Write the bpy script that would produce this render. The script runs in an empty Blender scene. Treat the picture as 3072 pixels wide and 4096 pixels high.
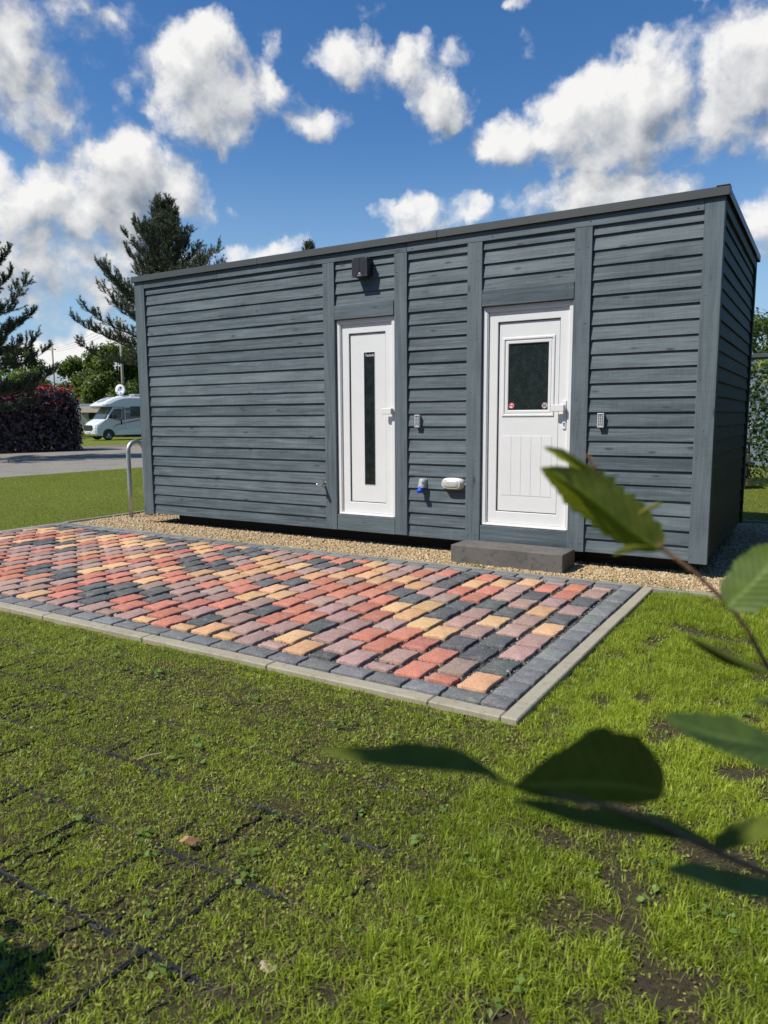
import bpy, bmesh, math, random
import numpy as np
from mathutils import Vector, Matrix
random.seed(7)
RNG = np.random.default_rng(11)
C = bpy.context.scene
COL = C.collection
rad = math.radians

# ------------------------------------------------------------------ camera
cam_d = bpy.data.cameras.new("camera")
cam = bpy.data.objects.new("camera", cam_d)
COL.objects.link(cam)
CR, CU, CF = Vector((0.85501, 0.51860, -0.00555)), Vector((-0.06163, 0.11219, 0.99177)), Vector((-0.51492, 0.84767, -0.12785))
mw = Matrix((CR, CU, -CF)).transposed().to_4x4()
mw.translation = (7.622, -6.4923, 1.338)
cam.matrix_world = mw
cam_d.sensor_fit = 'VERTICAL'
cam_d.sensor_height = 36.0
cam_d.lens = 25.631
cam_d.clip_start = 0.02
cam_d.clip_end = 3000
cam_d.dof.use_dof = True
cam_d.dof.focus_distance = 7.0
cam_d.dof.aperture_fstop = 5.6
C.camera = cam

# ------------------------------------------------------------------ light
SUNV = Vector((-0.37, -0.51, 0.776)).normalized()      # towards the sun
sun_d = bpy.data.lights.new("sun", 'SUN')
sun_d.energy = 4.6
sun_d.angle = rad(0.53)
sun_d.color = (1.0, 0.95, 0.86)
sun = bpy.data.objects.new("sun", sun_d)
sun.rotation_euler = (-SUNV).to_track_quat('-Z', 'Y').to_euler()
sun.location = (0, 0, 30)
COL.objects.link(sun)
C.view_settings.view_transform = 'Standard'
C.view_settings.look = 'None'
C.view_settings.gamma = 1
C.view_settings.exposure = 0.22
C.render.film_transparent = False
C.cycles.max_bounces = 8
C.cycles.transparent_max_bounces = 6
C.cycles.caustics_reflective = False
C.cycles.caustics_refractive = False
try:
    C.cycles.use_denoising = True
    C.cycles.denoiser = 'OPENIMAGEDENOISE'
    C.cycles.denoising_input_passes = 'RGB_ALBEDO_NORMAL'
    C.cycles.denoising_prefilter = 'ACCURATE'
except Exception:
    pass


# ------------------------------------------------------------------ node helper
class G:
    def __init__(s, nt):
        s.nt = nt

    def n(s, typ, ins=None, **props):
        nd = s.nt.nodes.new(typ)
        for k, v in props.items():
            setattr(nd, k, v)
        for k, v in (ins or {}).items():
            sock = nd.inputs[k]
            if isinstance(v, bpy.types.NodeSocket):
                s.nt.links.new(v, sock)
            elif isinstance(v, bpy.types.Node):
                s.nt.links.new(v.outputs[0], sock)
            else:
                sock.default_value = v
        return nd

    def m(s, op, a, b=0.0, c=0.0, clamp=False):
        return s.n('ShaderNodeMath', {0: a, 1: b, 2: c}, operation=op, use_clamp=clamp).outputs[0]

    def vm(s, op, a, b=(0, 0, 0)):
        nd = s.n('ShaderNodeVectorMath', {0: a, 1: b}, operation=op)
        return nd.outputs['Value'] if op in ('DOT_PRODUCT', 'LENGTH', 'DISTANCE') else nd.outputs[0]

    def mix(s, f, a, b, blend='MIX'):
        nd = s.n('ShaderNodeMix', data_type='RGBA', blend_type=blend)
        for k, v in ((0, f), (6, a), (7, b)):
            if isinstance(v, bpy.types.NodeSocket):
                s.nt.links.new(v, nd.inputs[k])
            else:
                nd.inputs[k].default_value = (*v, 1) if isinstance(v, tuple) and len(v) == 3 else v
        return nd.outputs[2]

    def noise(s, vec, scale, detail=4, rough=0.5, dist=0.0):
        return s.n('ShaderNodeTexNoise', {'Vector': vec, 'Scale': scale, 'Detail': detail, 'Roughness': rough, 'Distortion': dist}).outputs[0]

    def ramp(s, f, a, b, lo=0.0, hi=1.0):
        return s.n('ShaderNodeMapRange', {0: f, 1: a, 2: b, 3: lo, 4: hi}, interpolation_type='SMOOTHSTEP').outputs[0]

    def mapv(s, vec, scale=(1, 1, 1), loc=(0, 0, 0)):
        return s.n('ShaderNodeMapping', {'Vector': vec, 'Scale': scale, 'Location': loc}).outputs[0]

    def attr(s, name, out='Fac'):
        return s.n('ShaderNodeAttribute', attribute_name=name).outputs[out]

    def bump(s, h, strength=0.3, dist=0.01):
        return s.n('ShaderNodeBump', {'Height': h, 'Strength': strength, 'Distance': dist}).outputs[0]


# ------------------------------------------------------------------ world: sky with cumulus
world = bpy.data.worlds.new("World")
C.world = world
world.use_nodes = True
wt = world.node_tree
wt.nodes.clear()
w = G(wt)
sky = w.n('ShaderNodeTexSky', sky_type='NISHITA', sun_disc=False)
sky.sun_elevation = math.asin(SUNV.z)
sky.sun_rotation = math.atan2(SUNV.x, SUNV.y)
sky.air_density = 1.0
sky.dust_density = 0.25
sky.ozone_density = 2.2
# cloud field: puffs at fixed compass bearings
PUFFS = [  # compass bearing west of north, elevation, half width, half height (degrees), strength
    (55.2, 24.4, 7.55, 4.82, 0.85), (54.6, 19.6, 4.19, 1.97, 0.9), (57.0, 22.6, 3.40, 2.91, 0.9), (51.9, 23.4, 3.00, 2.81, 0.6), (44.6, 23.4, 3.17, 2.59, 1.25),
    (43.2, 21.8, 4.44, 2.97, 1.2), (46.0, 24.3, 1.69, 1.59, 1.0), (45.8, 20.9, 2.95, 1.97, 1.0), (39.2, 22.8, 2.23, 2.13, 0.85), (37.3, 20.8, 2.30, 1.33, 0.62),
    (47.4, 24.9, 1.11, 1.30, 0.7), (34.0, 24.4, 2.21, 1.54, 0.85), (31.4, 23.5, 2.98, 1.71, 0.85), (28.7, 22.5, 2.41, 2.02, 0.85), (26.7, 21.8, 1.82, 1.52, 0.95),
    (28.5, 24.9, 1.61, 1.11, 0.66), (25.8, 24.7, 1.31, 0.89, 0.55), (24.6, 21.4, 1.37, 0.87, 0.5), (34.9, 20.9, 0.92, 0.89, 0.45), (32.5, 22.3, 1.21, 1.16, 0.6),
    (12.5, 21.7, 4.25, 2.54, 1.3), (15.7, 20.9, 4.10, 2.51, 1.25), (18.9, 19.7, 4.09, 2.32, 1.3), (21.5, 18.6, 2.64, 1.80, 1.2), (14.1, 19.1, 4.44, 2.54, 1.1),
    (17.7, 22.2, 1.75, 1.39, 0.9), (6.5, 21.3, 3.76, 2.76, 1.2), (4.9, 22.3, 2.87, 1.93, 1.1), (9.3, 19.7, 3.11, 1.86, 1.0), (7.2, 18.3, 3.37, 1.45, 0.9),
    (4.2, 18.6, 2.43, 2.27, 1.0), (14.9, 15.3, 4.65, 1.79, 1.3), (13.0, 16.1, 2.43, 1.46, 1.1), (18.0, 14.8, 3.02, 1.38, 1.1), (3.8, 13.2, 2.56, 2.42, 1.3),
    (6.5, 16.3, 1.00, 0.70, 0.5), (50.4, 16.9, 3.88, 2.43, 1.25), (48.0, 16.2, 3.98, 2.21, 1.2), (55.0, 14.7, 4.39, 2.78, 1.2), (45.1, 16.1, 1.88, 1.36, 0.8),
    (57.3, 15.3, 2.55, 1.88, 1.1), (52.1, 13.5, 5.17, 2.48, 1.15), (57.0, 11.4, 4.43, 2.67, 1.1), (53.8, 10.1, 5.23, 2.07, 0.95), (56.6, 8.4, 4.54, 1.74, 0.8),
    (50.3, 10.6, 3.48, 1.84, 1.15), (48.2, 11.4, 2.88, 1.86, 1.0), (51.5, 9.0, 2.85, 1.69, 0.9), (54.1, 4.8, 3.49, 2.31, 1.35), (52.1, 5.5, 1.61, 1.57, 1.0),
    (56.0, 4.1, 2.19, 1.51, 1.1), (51.1, 3.5, 2.95, 1.44, 1.0), (40.0, 12.2, 2.98, 1.07, 1.1), (41.6, 11.6, 1.99, 0.81, 0.9), (27.0, 14.9, 2.79, 1.28, 1.25),
    (29.2, 14.4, 2.15, 1.03, 1.0), (42.5, 15.0, 0.80, 0.68, 0.45), (17.7, 26.7, 0.88, 0.82, 0.5), (38.5, 25.6, 0.97, 0.81, 0.42), (19.4, 24.1, 0.98, 0.93, 0.42),
    (33.1, 27.1, 0.85, 0.53, 0.35), (42.9, 18.3, 0.93, 0.77, 0.4), (20.7, 27.2, 0.72, 0.52, 0.45), (7.9, 25.2, 1.55, 0.60, 0.4),
]
cg = bpy.data.node_groups.new("cloud_density", 'ShaderNodeTree')
cg.interface.new_socket("Dir", in_out='INPUT', socket_type='NodeSocketVector')
cg.interface.new_socket("Density", in_out='OUTPUT', socket_type='NodeSocketFloat')
cg.interface.new_socket("Blob", in_out='OUTPUT', socket_type='NodeSocketFloat')
g = G(cg)
gi = g.n('NodeGroupInput')
go = g.n('NodeGroupOutput')
d0 = gi.outputs[0]
wv = g.n('ShaderNodeTexNoise', {'Vector': d0, 'Scale': 9.0, 'Detail': 5.0, 'Roughness': 0.6}).outputs['Color']
wv = g.vm('SUBTRACT', wv, (.5, .5, .5))
wvs = g.n('ShaderNodeVectorMath', {0: wv, 'Scale': 0.10}, operation='SCALE').outputs[0]
d1 = g.vm('ADD', d0, wvs)
acc = None
for (az, el, hw, hh, st) in PUFFS:
    c = Vector((-math.sin(rad(az)) * math.cos(rad(el)), math.cos(rad(az)) * math.cos(rad(el)), math.sin(rad(el))))
    t = Vector((0, 0, 1)).cross(c).normalized() * -1.0
    b = c.cross(t)
    t, b = t / rad(hw), b / rad(hh)
    uu = g.vm('DOT_PRODUCT', d1, tuple(t))
    vv = g.vm('DOT_PRODUCT', d1, tuple(b))
    s2 = g.m('MULTIPLY_ADD', uu, uu, g.m('MULTIPLY', vv, vv))
    e = g.m('MULTIPLY', g.m('SUBTRACT', 1.0, g.m('MULTIPLY', s2, .55)), st)
    acc = e if acc is None else g.n('ShaderNodeMath', {0: acc, 1: e, 2: 0.18}, operation='SMOOTH_MAX').outputs[0]
acc = g.m('MAXIMUM', acc, -0.6)
nz = g.noise(d1, 11.0, 8.0, 0.60)
nz2 = g.noise(d0, 26.0, 4.0, 0.6)
dens = g.m('ADD', acc, g.m('MULTIPLY_ADD', nz, 2.6, -1.5))
dens = g.m('ADD', dens, g.m('MULTIPLY_ADD', nz2, 1.0, -0.5))
for sc_, am_ in ((19.0, 1.05), (40.0, .8)):
    vor = g.n('ShaderNodeTexVoronoi', {'Vector': g.vm('ADD', d0, g.n('ShaderNodeVectorMath', {0: wv, 'Scale': .05}, operation='SCALE').outputs[0]), 'Scale': sc_}, feature='SMOOTH_F1').outputs['Distance']
    dens = g.m('ADD', dens, g.m('MULTIPLY_ADD', vor, -am_, am_ * .42))
cg.links.new(dens, go.inputs[0])
cg.links.new(acc, go.inputs[1])
tc = w.n('ShaderNodeTexCoord').outputs['Generated']
dirn = w.vm('NORMALIZE', tc)
A = w.n('ShaderNodeGroup', {0: dirn}, node_tree=cg)
off1 = w.vm('ADD', dirn, (-.012, -.007, .024))
B = w.n('ShaderNodeGroup', {0: off1}, node_tree=cg)
off2 = w.vm('ADD', dirn, (-.03, -.018, .07))
B2 = w.n('ShaderNodeGroup', {0: off2}, node_tree=cg)
alpha = w.ramp(A.outputs[0], -.05, .85)
edge = w.m('SUBTRACT', A.outputs[0], B.outputs[0])
lit = w.m('MULTIPLY_ADD', edge, .58, 0.42)
lit = w.m('MULTIPLY_ADD', w.m('SUBTRACT', A.outputs[1], B2.outputs[1]), .14, lit)
core = w.ramp(A.outputs[0], .6, 2.2)
lit = w.m('ADD', lit, w.m('MULTIPLY_ADD', core, -.22, .12), clamp=True)
cl_dark, cl_light = (2.1, 2.45, 3.0), (8.2, 8.1, 7.95)
ccol = w.mix(lit, cl_dark, cl_light)
skyc = w.n('ShaderNodeHueSaturation', {'Hue': 0.505, 'Saturation': 1.30, 'Value': 1.10, 'Color': sky.outputs[0]}).outputs[0]
lowz = w.n('ShaderNodeSeparateXYZ', {0: dirn}).outputs[2]
skyc = w.mix(w.ramp(lowz, .0, .36, .9, .0), skyc, (2.9, 4.6, 6.4))
horz = w.ramp(w.n('ShaderNodeSeparateXYZ', {0: dirn}).outputs[2], -0.02, 0.02)
alpha = w.m('MULTIPLY', w.m('MULTIPLY', alpha, .97), horz)
scol = w.mix(alpha, skyc, ccol)
bg = w.n('ShaderNodeBackground', {'Color': scol, 'Strength': 0.1})
wo = w.n('ShaderNodeOutputWorld', {'Surface': bg.outputs[0]})
world.cycles.sampling_method = 'MANUAL'
world.cycles.sample_map_resolution = 512


# ------------------------------------------------------------------ materials
def newmat(name):
    m = bpy.data.materials.new(name)
    m.use_nodes = True
    nt = m.node_tree
    nt.nodes.clear()
    g = G(nt)
    b = g.n('ShaderNodeBsdfPrincipled')
    o = g.n('ShaderNodeOutputMaterial', {'Surface': b.outputs[0]})
    return m, g, b, o


def setb(g, b, **kw):
    names = dict(color='Base Color', rough='Roughness', metal='Metallic', normal='Normal', spec='Specular IOR Level', coat='Coat Weight', alpha='Alpha', trans='Transmission Weight')
    for k, v in kw.items():
        s = b.inputs[names[k]]
        if isinstance(v, bpy.types.NodeSocket):
            g.nt.links.new(v, s)
        elif k == 'color':
            s.default_value = (*v, 1)
        else:
            s.default_value = v


def plain(name, col, rough=.5, metal=0.0, var=.12, scale=30, bump=0.0, spec=.5, coord='Object'):
    m, g, b, o = newmat(name)
    tc = g.n('ShaderNodeTexCoord').outputs[coord]
    n = g.noise(tc, scale, 5, .6)
    n2 = g.noise(tc, scale * .13, 3, .5)
    f = g.m('MULTIPLY_ADD', n, .6, g.m('MULTIPLY', n2, .4))
    lo = tuple(c * (1 - var) for c in col)
    hi = tuple(min(1, c * (1 + var)) for c in col)
    setb(g, b, color=g.mix(g.ramp(f, .3, .7), lo, hi), rough=rough, metal=metal, spec=spec)
    if bump:
        setb(g, b, normal=g.bump(n, bump, .004))
    return m


def wood(name, dark, light, green=0.0):
    m, g, b, o = newmat(name)
    uv = g.n('ShaderNodeUVMap').outputs[0]
    rnd = g.attr('rnd')
    # lengthwise grain
    warp = g.noise(g.mapv(uv, (1.6, 9, 1)), 1.0, 3, .5)
    wv = g.n('ShaderNodeCombineXYZ', {0: 0.0, 1: g.m('MULTIPLY', warp, .05)}).outputs[0]
    uvw = g.vm('ADD', uv, wv)
    grain = g.noise(g.mapv(uvw, (4, 120, 1)), 1.0, 6, .7)
    band = g.noise(g.mapv(uvw, (1.1, 34, 1)), 1.0, 4, .55, .6)
    blot = g.noise(g.mapv(uv, (2.2, 6, 1)), 1.0, 4, .6)
    saw = g.noise(g.mapv(uv, (95, 3.5, 1)), 1.0, 2, .5)
    f = g.m('MULTIPLY_ADD', grain, .36, g.m('MULTIPLY_ADD', band, .40, g.m('MULTIPLY_ADD', saw, .10, g.m('MULTIPLY', blot, .30))))
    f = g.m('MULTIPLY_ADD', g.m('SUBTRACT', rnd, .5), .14, f)
    col = g.mix(g.ramp(f, .40, .78), dark, light)
    # knots
    vo = g.n('ShaderNodeTexVoronoi', {'Vector': g.mapv(uvw, (3.2, 9.0, 1)), 'Scale': 1.0, 'Randomness': 1.0})
    pick = g.n('ShaderNodeSeparateXYZ', {0: vo.outputs['Color']}).outputs[0]
    knot = g.m('MULTIPLY', g.ramp(vo.outputs['Distance'], .05, .19, 1, 0), g.m('GREATER_THAN', pick, .45))
    ring = g.m('MULTIPLY', g.m('SINE', g.m('MULTIPLY', vo.outputs['Distance'], 95.0)), g.m('MULTIPLY', g.ramp(vo.outputs['Distance'], .1, .38, 1, 0), g.m('GREATER_THAN', pick, .55)))
    col = g.mix(g.m('MULTIPLY', knot, .75), col, tuple(c * .45 for c in dark))
    # pale scuffs
    sc = g.ramp(g.noise(g.mapv(uv, (7, 24, 1), (3, 7, 0)), 1.0, 6, .7), .66, .76)
    col = g.mix(g.m('MULTIPLY', sc, .5), col, tuple(min(1, c * 1.7) for c in light))
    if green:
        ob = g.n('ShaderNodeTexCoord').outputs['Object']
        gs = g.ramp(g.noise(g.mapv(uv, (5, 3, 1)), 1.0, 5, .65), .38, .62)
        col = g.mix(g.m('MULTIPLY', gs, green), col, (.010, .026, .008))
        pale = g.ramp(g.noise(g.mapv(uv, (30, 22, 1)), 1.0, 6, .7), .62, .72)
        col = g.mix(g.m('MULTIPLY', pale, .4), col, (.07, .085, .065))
    h = g.m('MULTIPLY_ADD', grain, .6, g.m('MULTIPLY_ADD', band, .7, g.m('MULTIPLY_ADD', ring, .12, g.m('MULTIPLY', saw, .25))))
    setb(g, b, color=col, rough=.62, normal=g.bump(h, .55, .004), spec=.35)
    return m


M = {}
M['wood'] = wood('painted_wood', (.042, .062, .073), (.150, .186, .202))
M['wood_trim'] = wood('painted_wood_trim', (.051, .072, .083), (.134, .167, .181))
M['wood_side'] = wood('shade_darkened_algae_wood', (.007, .011, .009), (.022, .031, .025), .8)  # shade of the end wall painted into the board colour, plus green algae stain
M['flash'] = plain('roof_metal', (.064, .070, .066), .45, .0, .08, 8, 0)
M['screw'] = plain('screw_steel', (.10, .11, .11), .35, .7)
M['dark'] = plain('dark_void', (.02, .02, .02), .9)
M['pvc'] = plain('white_pvc', (.73, .735, .72), .32, 0, .03, 6, .0)
M['gasket'] = plain('rubber_gasket', (.02, .022, .022), .6)
M['black'] = plain('black_plastic', (.022, .022, .022), .38, 0, .15, 60, .15)
M['steel'] = plain('chrome', (.75, .75, .74), .14, 1.0, .05)
M['galv'] = plain('galvanised_steel', (.50, .54, .54), .42, .75, .16, 45, .1)
M['grey_pl'] = plain('grey_plastic', (.36, .38, .38), .42, 0, .05)
M['lamp_pl'] = plain('aged_white_plastic', (.66, .65, .58), .4, 0, .07, 40)
M['blue_pl'] = plain('blue_plastic', (.012, .09, .55), .35, 0, .05)
M['silver'] = plain('silver_paint', (.72, .73, .74), .3, .35, .04)
M['red'] = plain('red_print', (.62, .02, .03), .4, 0, .03)
M['white'] = plain('white_print', (.82, .82, .82), .4, 0, .02)
M['pinkw'] = plain('pale_print', (.72, .60, .56), .4, 0, .02)
M['tyre'] = plain('tyre_rubber', (.018, .018, .018), .8)
M['paintw'] = plain('vehicle_white', (.66, .68, .71), .25, 0, .03, 4)
M['decal'] = plain('grey_decal', (.16, .17, .185), .3, 0, .05)
M['awn'] = plain('awning_fabric', (.25, .21, .16), .8)
M['cabgrey'] = plain('blue_grey_cladding', (.14, .19, .235), .6, 0, .15, 12)
M['pole'] = plain('weathered_pole', (.28, .25, .20), .8, 0, .2, 10)
M['bark'] = plain('tree_bark', (.085, .06, .042), .9, 0, .4, 18, .6)
M['twig'] = plain('brown_twig', (.20, .115, .06), .6, 0, .3, 180, .4)
M['soilstone'] = plain('pale_stone', (.42, .33, .25), .85, 0, .25, 40, .4)
M['dryleaf'] = plain('dry_leaf', (.38, .20, .10), .7, 0, .3, 90, .3)


def glass_dark(name, col=(.012, .016, .016), rough=.08, drops=False):
    m, g, b, o = newmat(name)
    tc = g.n('ShaderNodeTexCoord').outputs['Object']
    hmm = g.noise(tc, 14, 3, .6)
    setb(g, b, color=g.mix(g.ramp(hmm, .35, .7), col, tuple(c * 1.8 for c in col)), rough=rough, spec=.5)
    if drops:
        v = g.n('ShaderNodeTexVoronoi', {'Vector': tc, 'Scale': 55.0, 'Randomness': 1.0})
        pk = g.n('ShaderNodeSeparateXYZ', {0: v.outputs['Color']}).outputs[0]
        big = g.noise(tc, 4.0, 2, .5)
        dr = g.m('MULTIPLY', g.ramp(v.outputs['Distance'], .10, .24, 1, 0), g.m('GREATER_THAN', g.m('MULTIPLY_ADD', big, .8, pk), 1.18))
        setb(g, b, normal=g.bump(dr, .9, .004))
        col2 = g.mix(g.m('MULTIPLY', dr, .55), g.mix(g.ramp(hmm, .35, .7), col, tuple(c * 1.8 for c in col)), (.22, .25, .26))
        setb(g, b, color=col2)
    else:
        setb(g, b, normal=g.bump(g.noise(tc, 30, 2, .5), .04, .003))
    return m


M['glass'] = glass_dark('dark_glass')
M['glass_drops'] = glass_dark('dark_glass_drops', (.012, .017, .016), .12, True)
M['wind'] = glass_dark('windscreen_glass', (.05, .06, .065), .05)


def concrete(name, col, rough=.85, stain=(.2, .19, .17), sf=.5, sc=1.0):
    m, g, b, o = newmat(name)
    tc = g.n('ShaderNodeTexCoord').outputs['Object']
    fine = g.noise(tc, 220 * sc, 4, .7)
    mid = g.noise(tc, 22 * sc, 5, .65)
    big = g.noise(tc, 3.2 * sc, 4, .6)
    c = g.mix(g.ramp(fine, .3, .7), tuple(v * .78 for v in col), tuple(v * 1.18 for v in col))
    c = g.mix(g.m('MULTIPLY', g.ramp(mid, .5, .72), sf), c, stain)
    c = g.mix(g.m('MULTIPLY', g.ramp(big, .45, .7), sf * .6), c, stain)
    setb(g, b, color=c, rough=rough, normal=g.bump(g.m('MULTIPLY_ADD', fine, .7, mid), .5, .003))
    return m


M['step'] = concrete('step_concrete', (.135, .124, .112), .8, (.055, .052, .046), .8)
M['kerb'] = concrete('kerb_concrete', (.36, .325, .245), .9, (.22, .19, .13), .7)
M['kerb_dirty'] = concrete('edging_concrete', (.27, .25, .20), .9, (.13, .12, .07), .6)


def paver_mat():
    m, g, b, o = newmat('paver_stone')
    tc = g.n('ShaderNodeTexCoord').outputs['Object']
    base = g.attr('tint', 'Color')
    fine = g.noise(tc, 260, 3, .75)
    mid = g.noise(tc, 60, 5, .65)
    c = g.mix(1.0, base, g.mix(g.ramp(fine, .28, .72), (.68, .68, .68), (1.25, 1.25, 1.25)), 'MULTIPLY')
    c = g.mix(g.m('MULTIPLY', g.ramp(mid, .5, .75), .30), c, g.mix(.5, base, (.05, .045, .04)))
    sp = g.n('ShaderNodeTexVoronoi', {'Vector': tc, 'Scale': 230.0})
    sel = g.n('ShaderNodeSeparateXYZ', {0: sp.outputs['Color']}).outputs[0]
    c = g.mix(g.m('MULTIPLY', g.m('GREATER_THAN', sel, .90), .20), c, (.75, .72, .68))
    c = g.mix(g.m('MULTIPLY', g.m('LESS_THAN', sel, .09), .5), c, (.03, .03, .03))
    blend = g.noise(tc, 17, 4, .6)
    c = g.mix(g.m('MULTIPLY', g.ramp(blend, .45, .75), .30), c, g.mix(.55, base, (.20, .13, .11)))
    dust = g.ramp(g.noise(tc, 9, 5, .7), .50, .78)
    c = g.mix(g.m('MULTIPLY', dust, .36), c, (.50, .47, .43))
    setb(g, b, color=c, rough=.9, normal=g.bump(g.m('MULTIPLY_ADD', fine, .6, mid), .6, .004), spec=.18)
    return m


M['paver'] = paver_mat()


def granular(name, c1, c2, c3, scale, rough=.9, bump=.8, bscale=None):
    m, g, b, o = newmat(name)
    tc = g.n('ShaderNodeTexCoord').outputs['Object']
    v = g.n('ShaderNodeTexVoronoi', {'Vector': tc, 'Scale': scale})
    s = g.n('ShaderNodeSeparateXYZ', {0: v.outputs['Color']})
    c = g.mix(s.outputs[0], c1, c2)
    c = g.mix(g.m('GREATER_THAN', s.outputs[1], .8), c, c3)
    bigv = g.noise(tc, 1.3, 4, .6)
    c = g.mix(g.m('MULTIPLY', g.ramp(bigv, .42, .7), .35), c, tuple(x * .6 for x in c1))
    h = g.m('SUBTRACT', 1.0, v.outputs['Distance'])
    setb(g, b, color=c, rough=rough, normal=g.bump(h, bump, 1.0 / scale))
    return m


M['gravelbed'] = granular('gravel_bed', (.33, .23, .12), (.53, .40, .22), (.20, .15, .09), 75)
M['joint'] = granular('joint_chippings', (.022, .022, .024), (.075, .075, .075), (.30, .29, .27), 190)
M['asphalt'] = granular('asphalt', (.185, .165, .138), (.26, .235, .20), (.34, .31, .265), 60, .9, .5)
M['roadgravel'] = granular('roadside_gravel', (.10, .09, .085), (.22, .20, .18), (.32, .27, .2), 40, .9, .8)
M['mulch'] = granular('bark_mulch', (.10, .06, .035), (.30, .18, .10), (.05, .035, .025), 38, .95, 1.0)


def pebble_mat(name, cols):
    m, g, b, o = newmat(name)
    t = g.attr('tint')
    cr = g.n('ShaderNodeValToRGB', {0: t})
    e = cr.color_ramp.elements
    while len(e) < len(cols):
        e.new(.5)
    for i, c in enumerate(cols):
        e[i].position = i / (len(cols) - 1)
        e[i].color = (*c, 1)
    tc = g.n('ShaderNodeTexCoord').outputs['Object']
    c = g.mix(g.ramp(g.noise(tc, 300, 3, .6), .3, .7), cr.outputs[0], g.mix(1.0, cr.outputs[0], (.7, .7, .7), 'MULTIPLY'))
    setb(g, b, color=c, rough=.75)
    return m


M['pebble'] = pebble_mat('gravel_pebbles', [(.29, .19, .09), (.50, .34, .155), (.64, .49, .28), (.40, .26, .12), (.68, .56, .38), (.32, .23, .14)])
M['chip'] = pebble_mat('basalt_chips', [(.02, .02, .022), (.05, .05, .052), (.10, .10, .10), (.04, .04, .04), (.45, .43, .40)])


def soil_mat():
    m, g, b, o = newmat('soil')
    tc = g.n('ShaderNodeTexCoord').outputs['Object']
    a = g.noise(tc, 3.0, 5, .6)
    f = g.noise(tc, 55, 5, .7)
    f2 = g.noise(tc, 260, 3, .7)
    c = g.mix(g.ramp(f, .3, .7), (.055, .040, .026), (.155, .117, .080))
    c = g.mix(g.m('MULTIPLY', g.ramp(a, .5, .68), .5), c, (.12, .095, .068))
    c = g.mix(g.m('MULTIPLY', g.ramp(f2, .62, .75), .6), c, (.19, .155, .12))
    thatch = g.ramp(g.noise(g.mapv(tc, (1, 1, 1), (5, 2, 0)), 42, 8, .75), .44, .58)
    c = g.mix(g.m('MULTIPLY', thatch, .6), c, (.115, .125, .034))
    setb(g, b, color=c, rough=.95, normal=g.bump(g.m('MULTIPLY_ADD', f2, .6, f), 1.0, .03), spec=.15)
    return m


M['soil'] = soil_mat()


def lawn_mat():
    m, g, b, o = newmat('mown_lawn')
    tc = g.n('ShaderNodeTexCoord').outputs['Object']
    a = g.noise(tc, .8, 4, .6)
    f = g.noise(tc, 45, 6, .75)
    f2 = g.noise(g.mapv(tc, (60, 60, 20)), 1, 4, .7)
    c = g.mix(g.ramp(f, .32, .68), (.085, .120, .012), (.225, .255, .030))
    c = g.mix(g.m('MULTIPLY', g.ramp(a, .4, .68), .55), c, (.15, .155, .035))
    setb(g, b, color=c, rough=.85, normal=g.bump(g.m('ADD', f, f2), .9, .03), spec=.2)
    return m


M['lawn'] = lawn_mat()


def foliage(name, lo, hi, transl=.35, rough=.55, tcol=None):
    m, g, b, o = newmat(name)
    t = g.attr('tint')
    c = g.mix(t, lo, hi)
    setb(g, b, color=c, rough=rough, spec=.35)
    tr = g.n('ShaderNodeBsdfTranslucent', {'Color': g.mix(.6, c, (*(tcol or hi), 1)[:3])})
    ms = g.n('ShaderNodeMixShader', {0: transl, 1: b.outputs[0], 2: tr.outputs[0]})
    g.nt.links.new(ms.outputs[0], o.inputs[0])
    return m


M['grass'] = foliage('grass_blades', (.100, .150, .012), (.43, .52, .050), .40, .42, (.56, .68, .05))
M['weed'] = foliage('weed_leaves', (.07, .14, .02), (.20, .30, .06), .3, .5, (.3, .42, .06))
M['needle'] = foliage('pine_needles', (.026, .042, .020), (.125, .145, .072), .15, .5)
M['leafdark'] = foliage('tree_leaves', (.030, .062, .010), (.130, .180, .026), .3, .5, (.28, .38, .03))
M['leaflight'] = foliage('light_tree_leaves', (.05, .085, .015), (.14, .19, .04), .3, .5, (.2, .28, .04))
M['purple'] = foliage('purple_leaves', (.016, .009, .013), (.15, .105, .115), .08, .28, (.14, .04, .05))
M['redtip'] = foliage('red_leaves', (.16, .008, .012), (.42, .03, .045), .3, .45, (.6, .03, .04))
M['hedge'] = foliage('hedge_leaves', (.020, .045, .012), (.058, .098, .022), .22, .4, (.15, .23, .03))
M['hedgetip'] = foliage('young_hedge_leaves', (.16, .20, .03), (.34, .38, .08), .35, .45, (.4, .45, .06))


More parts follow.
